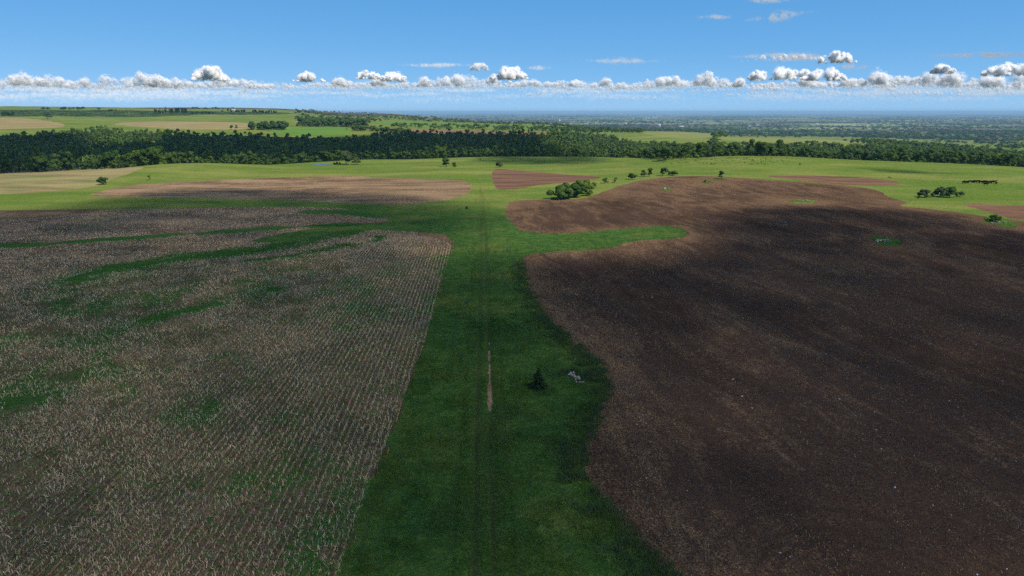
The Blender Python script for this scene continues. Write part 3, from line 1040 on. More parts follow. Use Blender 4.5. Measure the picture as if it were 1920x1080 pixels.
# back edge of the ravine woods as a distance, by column
BACK_U = [-260, 0, 100, 200, 300, 480, 560, 640, 720, 800, 960, 1080, 1130, 1200, 1330, 1380, 1500, 1620, 1700, 2160]
BACK_D = [1060, 1110, 1180, 1230, 1150, 1090, 1040, 1040, 1110, 1140, 1130, 1200, 1250, 1090, 1060, 1070, 1080, 1100, 1400, 1400]


def azu(u):
    d_ = pxray(np.asarray(u, float), np.full(np.shape(u), 290.0))
    return np.arctan2(d_[..., 0], d_[..., 1])


g = np.random.default_rng(5)
cand_u = g.uniform(-240, 2160, 46000)
dm = np.sqrt(g.uniform(430 ** 2, 1450 ** 2, 46000))
jag = (fbm(cand_u / 26, cand_u * 0, 261, 3) - 0.5) * 46
ok = (dm > front_d(cand_u) + np.maximum(jag, -10) + g.uniform(0, 6, len(dm))) & (dm < np.interp(cand_u, BACK_U, BACK_D) + g.normal(0, 12, len(dm)))
cu, cd = cand_u[ok], dm[ok]
azc = azu(cu)
cx, cy = cd * np.sin(azc), cd * np.cos(azc)
# poisson-like thinning on a 7.0 m grid
cell = {}
keep = []
order = np.argsort(cd)
for q in order:
    kx, ky = int(cx[q] // 7.2), int(cy[q] // 7.2)
    okk = True
    for dx in (-1, 0, 1):
        for dy in (-1, 0, 1):
            r_ = cell.get((kx + dx, ky + dy))
            if r_ is not None and (cx[r_] - cx[q]) ** 2 + (cy[r_] - cy[q]) ** 2 < 6.2 ** 2:
                okk = False
    if okk:
        cell[(kx, ky)] = q
        keep.append(q)
keep = np.array(keep)
TX, TY, TU = cx[keep], cy[keep], cu[keep]
# a few clearings in the woods
clr = fbm(TX / 60, TY / 60, 101, 3)
okk = clr > 0.26
TX, TY, TU = TX[okk], TY[okk], TU[okk]
TD = np.hypot(TX, TY)
TZ = terrain(TX, TY)
fd = front_d(TU)
inview = (TU > -30) & (TU < 1950)
rank = np.where(inview, TD - fd, 1e9)
front_ids = np.argsort(rank)[:300]
is_front = np.zeros(len(TX), bool)
is_front[front_ids] = True
protos = []
for k in range(6):
    h = [12.5, 11.0, 13.5, 10.0, 12.0, 9.0][k]
    w = [9.5, 9.0, 9.0, 9.0, 10.5, 8.5][k]
    cm = crown_mesh('crown', M_FOREST, w / 2, h * 0.92, h * 0.08, 11, 105, 0.62, seed=200 + k)
    tm = trunk_mesh('trunk', h * 0.6, 0.2, 300 + k)
    protos.append((cm, tm))
FSEG = [(110, 'front trees at the left edge', 'leafy tree of the shaded forest edge behind the yellowish stubble field'),
        (345, 'tall front trees by the stubble', 'tall sunlit tree of the forest edge just behind the yellowish stubble field'),
        (560, 'front trees above the green slope', 'leafy tree of the forest edge above the green slope'),
        (700, 'front trees behind the pond', 'leafy tree of the forest edge behind the pond and willow'),
        (890, 'front trees behind the pasture pair', 'leafy tree of the forest edge behind the dense dark pasture tree'),
        (1100, 'front trees beyond the track', 'leafy tree of the forest edge where the grass track meets the woods'),
        (1320, 'front trees in the hollow', 'leafy tree of the forest edge in the hollow beyond the bush row'),
        (1600, 'front trees behind the weedy rise', 'leafy tree of the forest edge behind the weedy pasture rise'),
        (9999, 'front trees above the cattle', 'leafy tree of the forest edge above the pasture with black cattle')]
for n_, q in enumerate(front_ids):
    cm, tm = protos[n_ % 6]
    s = g.uniform(0.55, 1.2) * (1.0 if TU[q] < 420 else 0.82)
    _g_, FLAB = [(b_, c_) for a_, b_, c_ in FSEG if TU[q] < a_][0]
    o = link('forest_tree', None, label=FLAB, cat='tree', group=_g_, loc=(TX[q], TY[q], TZ[q] - 0.2))
    o.scale = (s * g.uniform(0.85, 1.15), s * g.uniform(0.85, 1.15), s)
    o.rotation_euler = (0, 0, g.uniform(0, 6.28))
    link('crown', cm, o)
    link('trunk', tm, o)


def mass(X, Y, Zb, H, W, name, label, nclump, nleaf, leafk, seed, mat):
    """joined low trees: variants instanced by numpy into one mesh"""
    g_ = np.random.default_rng(seed)
    var = [crown(0.5, 1.0, 0.0, nclump, nleaf, leafk, seed=seed + k, core=False) for k in range(8)]
    Vs, Fs, Ns, Ts = [], [], [], []
    off = 0
    vi = g_.integers(0, 8, len(X))
    for k in range(8):
        m = np.nonzero(vi == k)[0]
        if len(m) == 0:
            continue
        v, f, nr, tt = var[k]
        th = g_.uniform(0, 6.28, len(m))
        c_, s_ = np.cos(th)[:, None], np.sin(th)[:, None]
        vx = (v[None, :, 0] * c_ - v[None, :, 1] * s_) * W[m][:, None] + X[m][:, None]
        vy = (v[None, :, 0] * s_ + v[None, :, 1] * c_) * W[m][:, None] + Y[m][:, None]
        vz = v[None, :, 2] * H[m][:, None] + Zb[m][:, None]
        nx = nr[None, :, 0] * c_ - nr[None, :, 1] * s_
        ny = nr[None, :, 0] * s_ + nr[None, :, 1] * c_
        nz = np.broadcast_to(nr[None, :, 2], nx.shape)
        Vs.append(np.stack([vx, vy, vz], -1).reshape(-1, 3))
        Ns.append(np.stack([nx, ny, nz], -1).reshape(-1, 3))
        ft = f[None] + (np.arange(len(m)) * len(v))[:, None, None] + off
        Fs.append(ft.reshape(-1, 3))
        base = np.clip(g_.normal(0.40, 0.3, len(m)) + 0.9 * (g_.random(len(m)) < 0.05), 0, 1.6)[:, None]
        Ts.append(np.clip(base * 0.75 + tt[None] * 0.35, 0, 1.1).ravel())
        off += len(m) * len(v)
    me = mesh_from(name, np.vstack(Vs), np.vstack(Fs), mat, normals=np.vstack(Ns), attrs={'tint': np.concatenate(Ts)})
    return link(name, me, kind='stuff', label=label)


r_ = np.nonzero(~is_front)[0]
hh = g.uniform(7.0, 14.5, len(r_)) * np.where(TU[r_] > 1180, 0.70, np.where(TU[r_] > 1000, 0.82, 0.95)) * np.where(fbm(TX[r_] / 40, TY[r_] / 40, 111, 2) > .5, 1.08, 0.9)
mass(TX[r_], TY[r_], TZ[r_] - 0.3, hh, g.uniform(7.5, 11.5, len(r_)), 'forest', 'dense dark green woods filling the ravine', 4, 17, 0.19, 400, M_FOREST)

# woods on the slopes beyond the ravine, kept clear of the far fields
n = 16000
uu = g.uniform(-240, 2160, n)
dd = np.exp(g.uniform(math.log(1050), math.log(4300), n))
az_ = azu(uu)
X, Y = dd * np.sin(az_), dd * np.cos(az_)
dens = fbm(X / 260, Y / 420, 121, 3)
P2 = np.stack([X, Y], 1)
rightness = sstep(950, 1180, uu)
bandn = fbm(uu / 500, np.log(dd) * 16, 131, 2)
belt = (rightness < 0.5) & (bandn > 0.54) & (dd > 1300) & (uu > 560)
wood = (rightness > 0.3) & (dens > 0.47 + 0.07 * sstep(1700, 3200, dd) - 0.06 * (dd < 1700)) & (dd > 1080)
okm = belt | wood
okm &= ~((uu > 1345) & (uu < 1625) & (dd > 1120) & (dd < 1420)) & ~((uu > 1205) & (uu < 1335) & (dd > 1100) & (dd < 1420))
for pl in (P_TANA, P_TANB, P_GRNB, P_BRWN, P_STRP, P_PALE, P_PALF):
    okm &= sdf(P2, pl, 30) > 3
X, Y, dd = X[okm], Y[okm], dd[okm]
mass(X, Y, terrain(X, Y) - 0.3, g.uniform(6, 12, len(X)), g.uniform(9, 19, len(X)), 'woodland', 'hazy dark woods on the slopes beyond the ravine', 3, 10, 0.2, 500, M_FOREST)

# tree lines and farm groves of the distant plain
Xs, Ys = [], []
for k in range(750):
    D = math.exp(g.uniform(math.log(3000), math.log(30000)))
    u = g.uniform(300, 2100) if D > 6000 else g.uniform(900, 2100)
    a_ = float(azu(u))
    x0, y0 = D * math.sin(a_), D * math.cos(a_)
    L = g.uniform(60, 520) * (1 + D / 9000)
    th = 0.06 + (0 if g.random() < 0.72 else math.pi / 2) + g.normal(0, 0.12)
    m = int(4 + L / 34)
    tt = np.linspace(-0.5, 0.5, m) * L
    wd = g.uniform(4, 26) * (1 + D / 8000)
    Xs.append(x0 + tt * math.cos(th) + g.normal(0, wd, m)); Ys.append(y0 + tt * math.sin(th) + g.normal(0, wd, m))
X, Y = np.concatenate(Xs), np.concatenate(Ys)
D = np.hypot(X, Y)
mass(X, Y, terrain(X, Y) - 0.5, g.uniform(7, 13, len(X)) * (1 + D / 40000), g.uniform(16, 34, len(X)) * (1 + D / 14000), 'distant_woods',
     'blue hazy tree lines and groves across the distant plain', 2, 6, 0.3, 600, M_FOREST)
print('tris trees', sum(len(m.polygons) for m in bpy.data.meshes))

# ----------------------------------------------------------------------------------------------
# spruce, rock heaps
# ----------------------------------------------------------------------------------------------
def spruce(p, h, w):
    o = link('spruce_tree', None, label='small dark spruce standing alone in the grass beside the track', cat='tree', loc=(p[0], p[1], p[2]))
    g_ = np.random.default_rng(77)
    Vs, Fs, Ns, off = [], [], [], 0
    for k in range(17):
        f = k / 16
        z = h * (0.04 + 0.92 * f)
        R = w / 2 * (1 - f) ** 0.9 + 0.06
        for m in range(int(5 + 12 * (1 - f))):
            th = g_.uniform(0, 6.28)
            L = R * g_.uniform(0.75, 1.15)
            n = int(10 + L * 22)
            s = g_.uniform(0.1, 1.0, n)
            c_ = np.stack([np.cos(th) * s * L, np.sin(th) * s * L, z + 0.10 * L - 0.42 * s * L + 0.16 * s * s * L], 1)
            c_ += g_.normal(0, 0.05 + 0.02 * L, (n, 3)) * np.array([1, 1, 0.6])
            nn = np.stack([np.cos(th) * np.ones(n) * .5, np.sin(th) * np.ones(n) * .5, np.full(n, 0.85)], 1)
            v, ff, nr = leaf_tris(c_, nn, np.full(n, 0.085), g_, 0.8)
            Vs.append(v); Fs.append(ff + off); Ns.append(nr); off += len(v)
    Vv = np.vstack(Vs)
    me = mesh_from('crown', Vv, np.vstack(Fs), M_NEEDLE, normals=np.vstack(Ns), attrs={'tint': g_.uniform(0.2, 0.8, len(Vv))})
    link('crown', me, o)
    link('trunk', mesh_from('trunk', *tube([(0, 0, -0.2), (0, 0, h * 0.5), (0, 0, h * 0.99)], [0.08, 0.05, 0.012]), M_BARK, smooth=True), o)


p, h, w = bypx(1009, 727, 40, 38)
spruce(p, h, w)

tr = NT('pale_rock')
_n = tr.noise(tr.n('TexCoord', 3), 2.4, 4, 0.65)
_r = tr.n('ObjectInfo', 5)
_c = tr.mix(tr.ramp(_n, 0.3, 0.7), (0.19, 0.17, 0.15), (0.40, 0.36, 0.32))
_c = tr.mix(tr.math('MULTIPLY', _r, 0.5), _c, (0.30, 0.25, 0.23))
M_ROCK = tr.diffuse(_c, tr.bump(_n, 0.06, 0.8))


def rock_mesh(seed):
    g_ = np.random.default_rng(seed)
    v, f = ICO2
    v = v.copy()
    for _ in range(7):                       # chop flat facets off
        d_ = unit(1, g_)[0]
        s = v @ d_
        lim = g_.uniform(0.55, 0.85)
        v -= np.maximum(s - lim, 0)[:, None] * d_
    v *= g_.uniform(0.8, 1.25, 3) * np.array([1, 1, 0.75])
    return mesh_from('rock', v, f, M_ROCK)


ROCKS = [rock_mesh(k) for k in range(5)]


def rock_heap(u, v, n, su, sv, size, label, seed):
    g_ = np.random.default_rng(seed)
    p = at(u, v)
    o = link('rock_pile', None, label=label, cat='rock pile', loc=tuple(p))
    for k in range(n):
        a_ = at(u + g_.normal(0, su), v + g_.normal(0, sv)) if k else p
        s = size * g_.uniform(0.55, 1.25)
        q = link('rock', ROCKS[g_.integers(0, 5)], o)
        q.location = (a_[0] - p[0], a_[1] - p[1], a_[2] - p[2] + s * g_.uniform(0.3, 0.75))
        q.scale = (s, s, s)
        q.rotation_euler = tuple(g_.uniform(0, 6.28, 3))
    return o


def rock_line(pts_, label, seed, size):
    g_ = np.random.default_rng(seed)
    p = at(*pts_[0])
    o = link('rock_pile', None, label=label, cat='rock pile', loc=tuple(p))
    for (u, v, s) in pts_:
        a_ = at(u, v)
        q = link('rock', ROCKS[g_.integers(0, 5)], o)
        q.location = (a_[0] - p[0], a_[1] - p[1], a_[2] - p[2] + s * size * 0.6)
        q.scale = (s * size,) * 3
        q.rotation_euler = tuple(g_.uniform(0, 6.28, 3))


# pixel places of the single rocks of the heap in the foreground grass
rock_line([(1070, 702, 1.1), (1075, 701, 1.0), (1066, 704, .7), (1073, 706, 1.1), (1077, 706, .8), (1078, 709, 1.0), (1080, 712, .9), (1084, 712, 1.5),
           (1081, 718, .7), (1087, 718, .7), (1091, 719, .6), (1094, 717, .45), (1078, 675, .7), (1068, 703, .9), (1083, 708, .7), (1079, 714, .8)],
          'heap of pale grey rocks in the grass beside the small spruce', 5, 0.27)
rock_heap(1652, 452, 14, 6, 1.2, 0.33, 'heap of grey rocks on a square grass patch in the ploughed field', 6)
rock_heap(1872, 418, 9, 7, 0.6, 0.33, 'low line of rocks in front of the bush on a grass patch', 8)
rock_heap(1246, 355, 6, 3, 0.4, 0.45, 'few white rocks on a small patch in the far ploughed field', 9)
rock_heap(1512, 377.5, 5, 6, 0.4, 0.32, 'few stones on the long thin grass patch in the ploughed field', 10)
rock_heap(832, 377, 3, 2, 0.3, 0.4, 'pale boulder at the corner of the brown stubble strip', 11)
rock_heap(723, 307.5, 2, 1, 0.2, 0.55, 'white boulder in the pasture between the pond and the dark tree', 12)

# ----------------------------------------------------------------------------------------------
# grass, stubble, straw, clods near the camera
# ----------------------------------------------------------------------------------------------
def sector(n, d0, d1, u0, u1, g_, power=1.0):
    """random points inside the view wedge, denser near the camera"""
    t = g_.random(n)
    if power == 2:
        D = np.sqrt(d0 ** 2 + (d1 ** 2 - d0 ** 2) * t)
    else:
        D = d0 + (d1 - d0) * t
    az = azu(np.array([u0, u1]))
    A = az[0] + (az[1] - az[0]) * g_.random(n)
    return np.stack([D * np.sin(A), D * np.cos(A)], 1)


def blades(P, h, w, lean, nb, g_, mat, name, label, tints=None, straight=False, spread=0.12):
    """tufts of nb blades; each blade one slim triangle"""
    n = len(P)
    Z0 = terrain(P[:, 0], P[:, 1])
    B = np.repeat(np.column_stack([P, Z0 - 0.03]), nb, 0)
    N = n * nb
    B[:, :2] += g_.normal(0, spread, (N, 2))
    hh_ = np.repeat(h, nb) * g_.uniform(0.6, 1.15, N)
    th = g_.uniform(0, 2 * np.pi, N)
    ln = np.abs(g_.normal(0, 1, N)) * np.repeat(np.broadcast_to(lean, (n,)), nb) + 0.08
    tip = B + np.stack([np.cos(th) * np.sin(ln), np.sin(th) * np.sin(ln), np.cos(ln)], 1) * hh_[:, None]
    ph = g_.uniform(0, 2 * np.pi, N)
    sd = np.stack([np.cos(ph), np.sin(ph), np.zeros(N)], 1) * (np.repeat(w, nb) * 0.5)[:, None]
    ww = 0.15 if not straight else 0.8
    if straight:
        Vv = np.stack([B - sd, B + sd, tip + sd * ww, tip - sd * ww], 1).reshape(-1, 3)
        F = np.arange(4 * N).reshape(-1, 4)
        k = 4
    else:
        Vv = np.stack([B - sd, B + sd, tip], 1).reshape(-1, 3)
        F = np.arange(3 * N).reshape(-1, 3)
        k = 3
    if tints is None:
        tints = g_.random(n)
    tt = np.clip(np.repeat(tints, nb) * 0.7 + g_.random(N) * 0.3, 0, 1)
    me = mesh_from(name, Vv, F, mat, attrs={'tint': np.repeat(tt, k)})
    return link(name, me, kind='stuff', label=label)


def m_blade(name, a, b, tr_=0.3):
    t = NT(name)
    c_ = t.mix(t.attr('tint'), a, b)
    return t.diffuse(c_, None, 0, tr_)


M_BLADE = m_blade('grass_blades', (0.029, 0.089, 0.014), (0.105, 0.158, 0.033))
M_BLADED = m_blade('coarse_weeds', (0.037, 0.077, 0.031), (0.115, 0.143, 0.052))
M_STRAW = m_blade('corn_straw', (0.322, 0.218, 0.133), (0.780, 0.615, 0.401), 0.1)
M_STRAWD = m_blade('weathered_straw', (0.176, 0.110, 0.060), (0.550, 0.378, 0.220), 0.1)

gg = np.random.default_rng(31)
# green verge grass between the two near fields
Pn = sector(520000, 40, 260, 520, 1500, gg)
Pn = Pn[gg.random(len(Pn)) < (1 - sstep(90, 255, np.hypot(Pn[:, 0], Pn[:, 1])) ** 0.6)]
f1, f2 = sdf(Pn, P_STUB), sdf(Pn, P_PLOU)
m = (f1 > -0.25) & (f2 > -0.25)
Pn, f2 = Pn[m], f2[m]
dist = np.hypot(Pn[:, 0], Pn[:, 1])
xr = np.abs(Pn[:, 0] + 0.25)
inr = (np.abs(xr - 0.82) < 0.42)
dry = fbm(Pn[:, 0] / 6, Pn[:, 1] / 10, 141, 3)
keepm = ~(inr & (gg.random(len(Pn)) < 0.86 + 0.14 * sstep(0.4, 0.6, fbm(Pn[:, 0] / 2, Pn[:, 1] / 7, 147, 2)))) & ~((np.abs(Pn[:, 0] - 0.57) < 0.28) & (Pn[:, 1] > _t0[1]) & (Pn[:, 1] < _t1[1]))
Pn, dist, dry, f2, xr = Pn[keepm], dist[keepm], dry[keepm], f2[keepm], xr[keepm]
patch = fbm(Pn[:, 0] / 2.2, Pn[:, 1] / 2.8, 143, 3)
hgt = 0.20 + 0.26 * sstep(0.4, 0.7, patch) + 0.22 * np.exp(-(np.maximum(f2, 0) / 1.6) ** 2) + 0.06 * np.exp(-((xr - 2.1) / 0.9) ** 2)
blades(Pn, hgt, 0.022 + dist * 0.00035, 0.75, 3, gg, M_BLADE, 'grass', 'green grass of the verge along the track', sstep(0.36, 0.66, 0.4 * dry + 0.3 * patch + 0.3 * fbm(Pn[:, 0] / 0.9, Pn[:, 1] / 24, 149, 2)) * 0.95 + 0.12 * gg.random(len(Pn)), spread=0.14)
print('verge tufts', len(Pn))

# coarse weeds along the ploughed edge and round the rocks
edge = line_world([(1255, 1085), (1180, 1012), (1128, 945), (1102, 900), (1086, 850), (1106, 800), (1131, 740), (1125, 690), (1082, 650), (1036, 610), (1006, 570), (985, 525), (978, 492)], 5)
ii = gg.integers(0, len(edge) - 1, 7000)
tt = gg.random(7000)[:, None]
Pe = edge[ii] * (1 - tt) + edge[ii + 1] * tt + gg.normal(0, 1.25, (7000, 2)) + np.array([-0.5, 0])
rp = at(1085, 695)[:2]
Pe = np.vstack([Pe, rp + gg.normal(0, 1.7, (900, 2))])
cl = fbm(Pe[:, 0] / 1.6, Pe[:, 1] / 1.6, 151, 2)
Pe = Pe[(sdf(Pe, P_PLOU) > -1.3) & (cl > 0.45)]
blades(Pe, gg.uniform(0.4, 0.95, len(Pe)), np.full(len(Pe), 0.06), 0.5, 6, gg, M_BLADED, 'weeds', 'tall coarse weeds along the ploughed field edge', spread=0.22)

# pasture tussocks where the sun falls, beyond the verge, and grass of the islands
Pm = sector(60000, 200, 620, -60, 1980, gg)
keepm = np.ones(len(Pm), bool)
for pl in (P_STUB, P_PLOU, P_MID, P_TRI, P_SML, P_RGT, P_LFT, P_POND):
    keepm &= sdf(Pm, pl, 5) > 0.5
keepm &= fbm(Pm[:, 0] / 8, Pm[:, 1] / 8, 161, 2) > 0.45
Pm = Pm[keepm]
blades(Pm, gg.uniform(0.12, 0.34, len(Pm)), np.full(len(Pm), 0.28), 0.8, 2, gg, m_blade('pasture_blades', (0.084, 0.137, 0.028), (0.168, 0.179, 0.050)), 'pasture_grass', 'sunlit tussocks of the pasture', spread=0.3)
Pi = []
for pl in ISLANDS:
    lo, hi = pl.min(0), pl.max(0)
    q = lo + (hi - lo) * gg.random((420, 2))
    Pi.append(q[sdf(q, pl) < 0])
Pi = np.vstack(Pi)
blades(Pi, gg.uniform(0.15, 0.45, len(Pi)), np.full(len(Pi), 0.12), 0.5, 3, gg, M_BLADE, 'grass', 'tall grass on the unploughed patches', spread=0.2)
# dark thistly weeds on the pasture rise
Pw = ground_at(gg.uniform(1230, 1480, 170), gg.uniform(296, 309, 170))[:, :2]
blades(Pw, gg.uniform(0.4, 1.1, len(Pw)), np.full(len(Pw), 0.35), 0.5, 5, gg, m_blade('thistles', (0.03, 0.06, 0.02), (0.07, 0.10, 0.03)), 'weeds', 'scattered dark thistles on the weedy pasture rise', spread=0.3)

# corn stalks standing in rows
Ps = []
for k in range(0, 190):
    u_ = -0.4 - 0.762 * k
    ys = np.arange(30, 187, 0.21) + gg.uniform(0, 0.2)
    Ps.append(np.stack([np.full(len(ys), -9 + u_) + gg.normal(0, 0.05, len(ys)), ys + gg.normal(0, 0.06, len(ys))], 1))
    if k < 33:                                # the rows bend round the headland
        R = 25 + u_
        th = np.arange(0, math.pi / 2, 0.24 / max(R, 1))
        Ps.append(np.stack([-34 + R * np.cos(th), 187 + R * np.sin(th)], 1) + gg.normal(0, 0.05, (len(th), 2)))
        xs = np.arange(-34, -75, -0.3)
        Ps.append(np.stack([xs, np.full(len(xs), 187 + R)], 1) + gg.normal(0, 0.06, (len(xs), 2)))
Ps = np.vstack(Ps)
rr = np.hypot(Ps[:, 0], Ps[:, 1])
azp = np.arctan2(Ps[:, 0], Ps[:, 1])
m = (rr > 38) & (azp > azu(-260)) & (sdf(Ps, P_STUB) < -0.2)
Ps, rr = Ps[m], rr[m]
thin = gg.random(len(Ps)) < np.where(rr < 110, 0.9, 0.75) * sstep(0.22, 0.5, fbm(Ps[:, 0] / 5, Ps[:, 1] / 9, 171, 3)) * (1 - 0.5 * sstep(-9, -60, Ps[:, 0]))
thin |= (gg.random(len(Ps)) < 0.85) & (Ps[:, 0] > -34) & (rr < 215)
wd = weed_at(Ps)
Ps, rr, wd = Ps[thin & (wd < 0.85)], rr[thin & (wd < 0.85)], wd[thin & (wd < 0.85)]
blades(Ps, gg.uniform(0.22, 0.5, len(Ps)), 0.038 + rr * 0.00018, np.where(Ps[:, 0] > -40, 0.26, 0.45), 1, gg, M_STRAW, 'corn_stubble', 'rows of pale cut corn stalks standing in the field', straight=True, spread=0.01)
Pq = sector(70000, 186, 300, -120, 780, gg)
m = sdf(Pq, P_STUB) < -0.5
Pq = Pq[m]
Pq = Pq[(gg.random(len(Pq)) < 0.35 + 0.65 * sstep(0.38, 0.6, fbm(Pq[:, 0] / 14, Pq[:, 1] / 6, 173, 3))) & (weed_at(Pq) < 0.55)]
blades(Pq, gg.uniform(0.2, 0.42, len(Pq)), np.full(len(Pq), 0.10), 0.5, 1, gg, M_STRAW, 'corn_stubble', 'pale cut corn stalks on the far side of the field', straight=True, spread=0.01)

# loose straw lying between the rows
Pl = sector(180000, 40, 190, -260, 850, gg)
m = (sdf(Pl, P_STUB) < -0.3) & (gg.random(len(Pl)) < sstep(0.3, 0.6, fbm(Pl[:, 0] / 4, Pl[:, 1] / 5, 181, 3)))
m &= (weed_at(Pl) < 0.8) & (gg.random(len(Pl)) < 0.35 + 0.65 * sstep(-22, -45, Pl[:, 0]))
Pl = Pl[m]
rl = np.hypot(Pl[:, 0], Pl[:, 1])
blades(Pl, gg.uniform(0.2, 0.6, len(Pl)), 0.03 + rl * 0.00025, 1.15, 1, gg, M_STRAW, 'straw', 'loose corn straw littering the stubble', gg.random(len(Pl)) ** 1.6, straight=True, spread=0.01)
# green weeds in the stubble
Pg = sector(180000, 40, 230, -260, 850, gg)
m = (sdf(Pg, P_STUB) < -0.1)
Pg = Pg[m]
wg = weed_at(Pg)
m = gg.random(len(Pg)) < 0.06 + wg * 0.9
Pg = Pg[m]
rg_ = np.hypot(Pg[:, 0], Pg[:, 1])
blades(Pg, gg.uniform(0.12, 0.34, len(Pg)), 0.05 + rg_ * 0.0006, 0.8, 3, gg, M_BLADE, 'weeds', 'green volunteer weeds growing through the stubble', 0.6 * gg.random(len(Pg)), spread=0.16)

# straw bits, clods and small stones on the ploughed soil
Pc = sector(300000, 42, 210, 960, 2190, gg)
sd_ = sdf(Pc, P_PLOU)
ca, sa = math.cos(-TILL), math.sin(-TILL)
tx, ty = Pc[:, 0] * ca + Pc[:, 1] * sa, -Pc[:, 0] * sa + Pc[:, 1] * ca
pr = sstep(0.42, 0.75, fbm(tx / 26, ty / 3.6, 191, 4)) * 0.75 + 0.07 + 0.35 * np.exp(-(np.maximum(-sd_, 0) / 6) ** 2) * fbm(Pc[:, 0] / 3, Pc[:, 1] / 3, 193, 2)
m = (sd_ < -0.2) & (gg.random(len(Pc)) < pr)
for pl in ISLANDS:
    m &= sdf(Pc, pl, 5) > 0
Pc = Pc[m]
rc_ = np.hypot(Pc[:, 0], Pc[:, 1])
blades(Pc, gg.uniform(0.08, 0.26, len(Pc)), 0.022 + rc_ * 0.00025, 1.25, 1, gg, M_STRAWD, 'straw', 'bits of old straw scattered on the ploughed soil', gg.random(len(Pc)) ** 1.5, straight=True, spread=0.01)


def lumps(P, r, mat, name, label, g_, flat=0.6):
    v, f = ICO1 if len(P) < 3000 else (np.array([(1, 0, 0), (-1, 0, 0), (0, 1, 0), (0, -1, 0), (0, 0, 1), (0, 0, -1)], float), np.array([(0, 2, 4), (2, 1, 4), (1, 3, 4), (3, 0, 4), (2, 0, 5), (1, 2, 5), (3, 1, 5), (0, 3, 5)]))
    n = len(P)
    Z0 = terrain(P[:, 0], P[:, 1])
    jit = 1 + g_.normal(0, 0.22, (n, len(v), 1))
    VV = v[None] * jit * (r[:, None] * g_.uniform(0.7, 1.3, (n, 3)) * np.array([1, 1, flat]))[:, None, :]
    VV += np.column_stack([P, Z0 + r * 0.15])[:, None, :]
    FF = f[None] + (np.arange(n) * len(v))[:, None, None]
    me = mesh_from(name, VV.reshape(-1, 3), FF.reshape(-1, 3), mat, attrs={'tint': np.repeat(g_.random(n), len(v))})
    return link(name, me, kind='stuff', label=label)


Pd = sector(26000, 42, 130, 1000, 2190, gg)
Pd = Pd[sdf(Pd, P_PLOU) < -0.3]
lumps(Pd, 0.035 + 0.085 * gg.random(len(Pd)) ** 3, m_blade('clod_soil', (0.041, 0.022, 0.016), (0.131, 0.075, 0.049), 0.0), 'soil_clods', 'dark clods of turned soil', gg)
Pt = sector(520, 44, 330, 1000, 2190, gg)
Pt = Pt[sdf(Pt, P_PLOU) < -0.3]
lumps(Pt, 0.04 + 0.09 * gg.random(len(Pt)) ** 3, m_blade('field_stone', (0.22, 0.19, 0.16), (0.5, 0.46, 0.41), 0.0), 'field_stones', 'small pale stones scattered over the ploughed field', gg)

# ----------------------------------------------------------------------------------------------
# cattle
# ----------------------------------------------------------------------------------------------
def cow_mesh(name, graze):
    S = []
    S.append(tube([(-0.95, 0, 1.12), (-0.85, 0, 1.08), (-0.4, 0, 1.02), (0.1, 0, 1.0), (0.55, 0, 1.03), (0.85, 0, 1.12)], [0.16, 0.30, 0.36, 0.40, 0.37, 0.24], 12))
    if graze:
        S.append(tube([(0.7, 0, 1.15), (1.05, 0, 0.9), (1.28, 0, 0.5)], [0.26, 0.2, 0.14], 9))
        S.append(tube([(1.22, 0, 0.58), (1.36, 0, 0.34), (1.47, 0, 0.14)], [0.15, 0.14, 0.09], 9))
        ear = (1.2, 0.6)
    else:
        S.append(tube([(0.7, 0, 1.15), (1.0, 0, 1.32), (1.2, 0, 1.45)], [0.27, 0.2, 0.15], 9))
        S.append(tube([(1.14, 0, 1.5), (1.38, 0, 1.42), (1.62, 0, 1.28)], [0.15, 0.14, 0.09], 9))
        ear = (1.16, 1.52)
    for s in (-1, 1):
        S.append(tube([(ear[0], s * 0.1, ear[1]), (ear[0] - 0.03, s * 0.28, ear[1] + 0.02)], [0.05, 0.03], 6))
        S.append(tube([(0.62, s * 0.2, 1.0), (0.64, s * 0.22, 0.55), (0.6, s * 0.22, 0.28), (0.62, s * 0.22, 0.0)], [0.16, 0.1, 0.065, 0.075], 8))
        S.append(tube([(-0.72, s * 0.2, 1.0), (-0.6, s * 0.22, 0.68), (-0.82, s * 0.22, 0.4), (-0.76, s * 0.22, 0.0)], [0.21, 0.14, 0.075, 0.075], 8))
    S.append(tube([(-0.98, 0, 1.2), (-1.08, 0, 1.0), (-1.06, 0, 0.5)], [0.05, 0.03, 0.045], 6))
    v, f = joinvf(S)
    me = mesh_from('tmp', v, f)
    o = bpy.data.objects.new('tmp', me)
    COL.objects.link(o)
    md = o.modifiers.new('r', 'REMESH')
    md.mode, md.voxel_size, md.use_smooth_shade = 'VOXEL', 0.045, True
    dg = bpy.context.evaluated_depsgraph_get()
    out = bpy.data.meshes.new_from_object(o.evaluated_get(dg))
    bpy.data.objects.remove(o, do_unlink=True)
    out.name = name
    out.materials.clear()
    out.materials.append(M_HIDE)
    return out


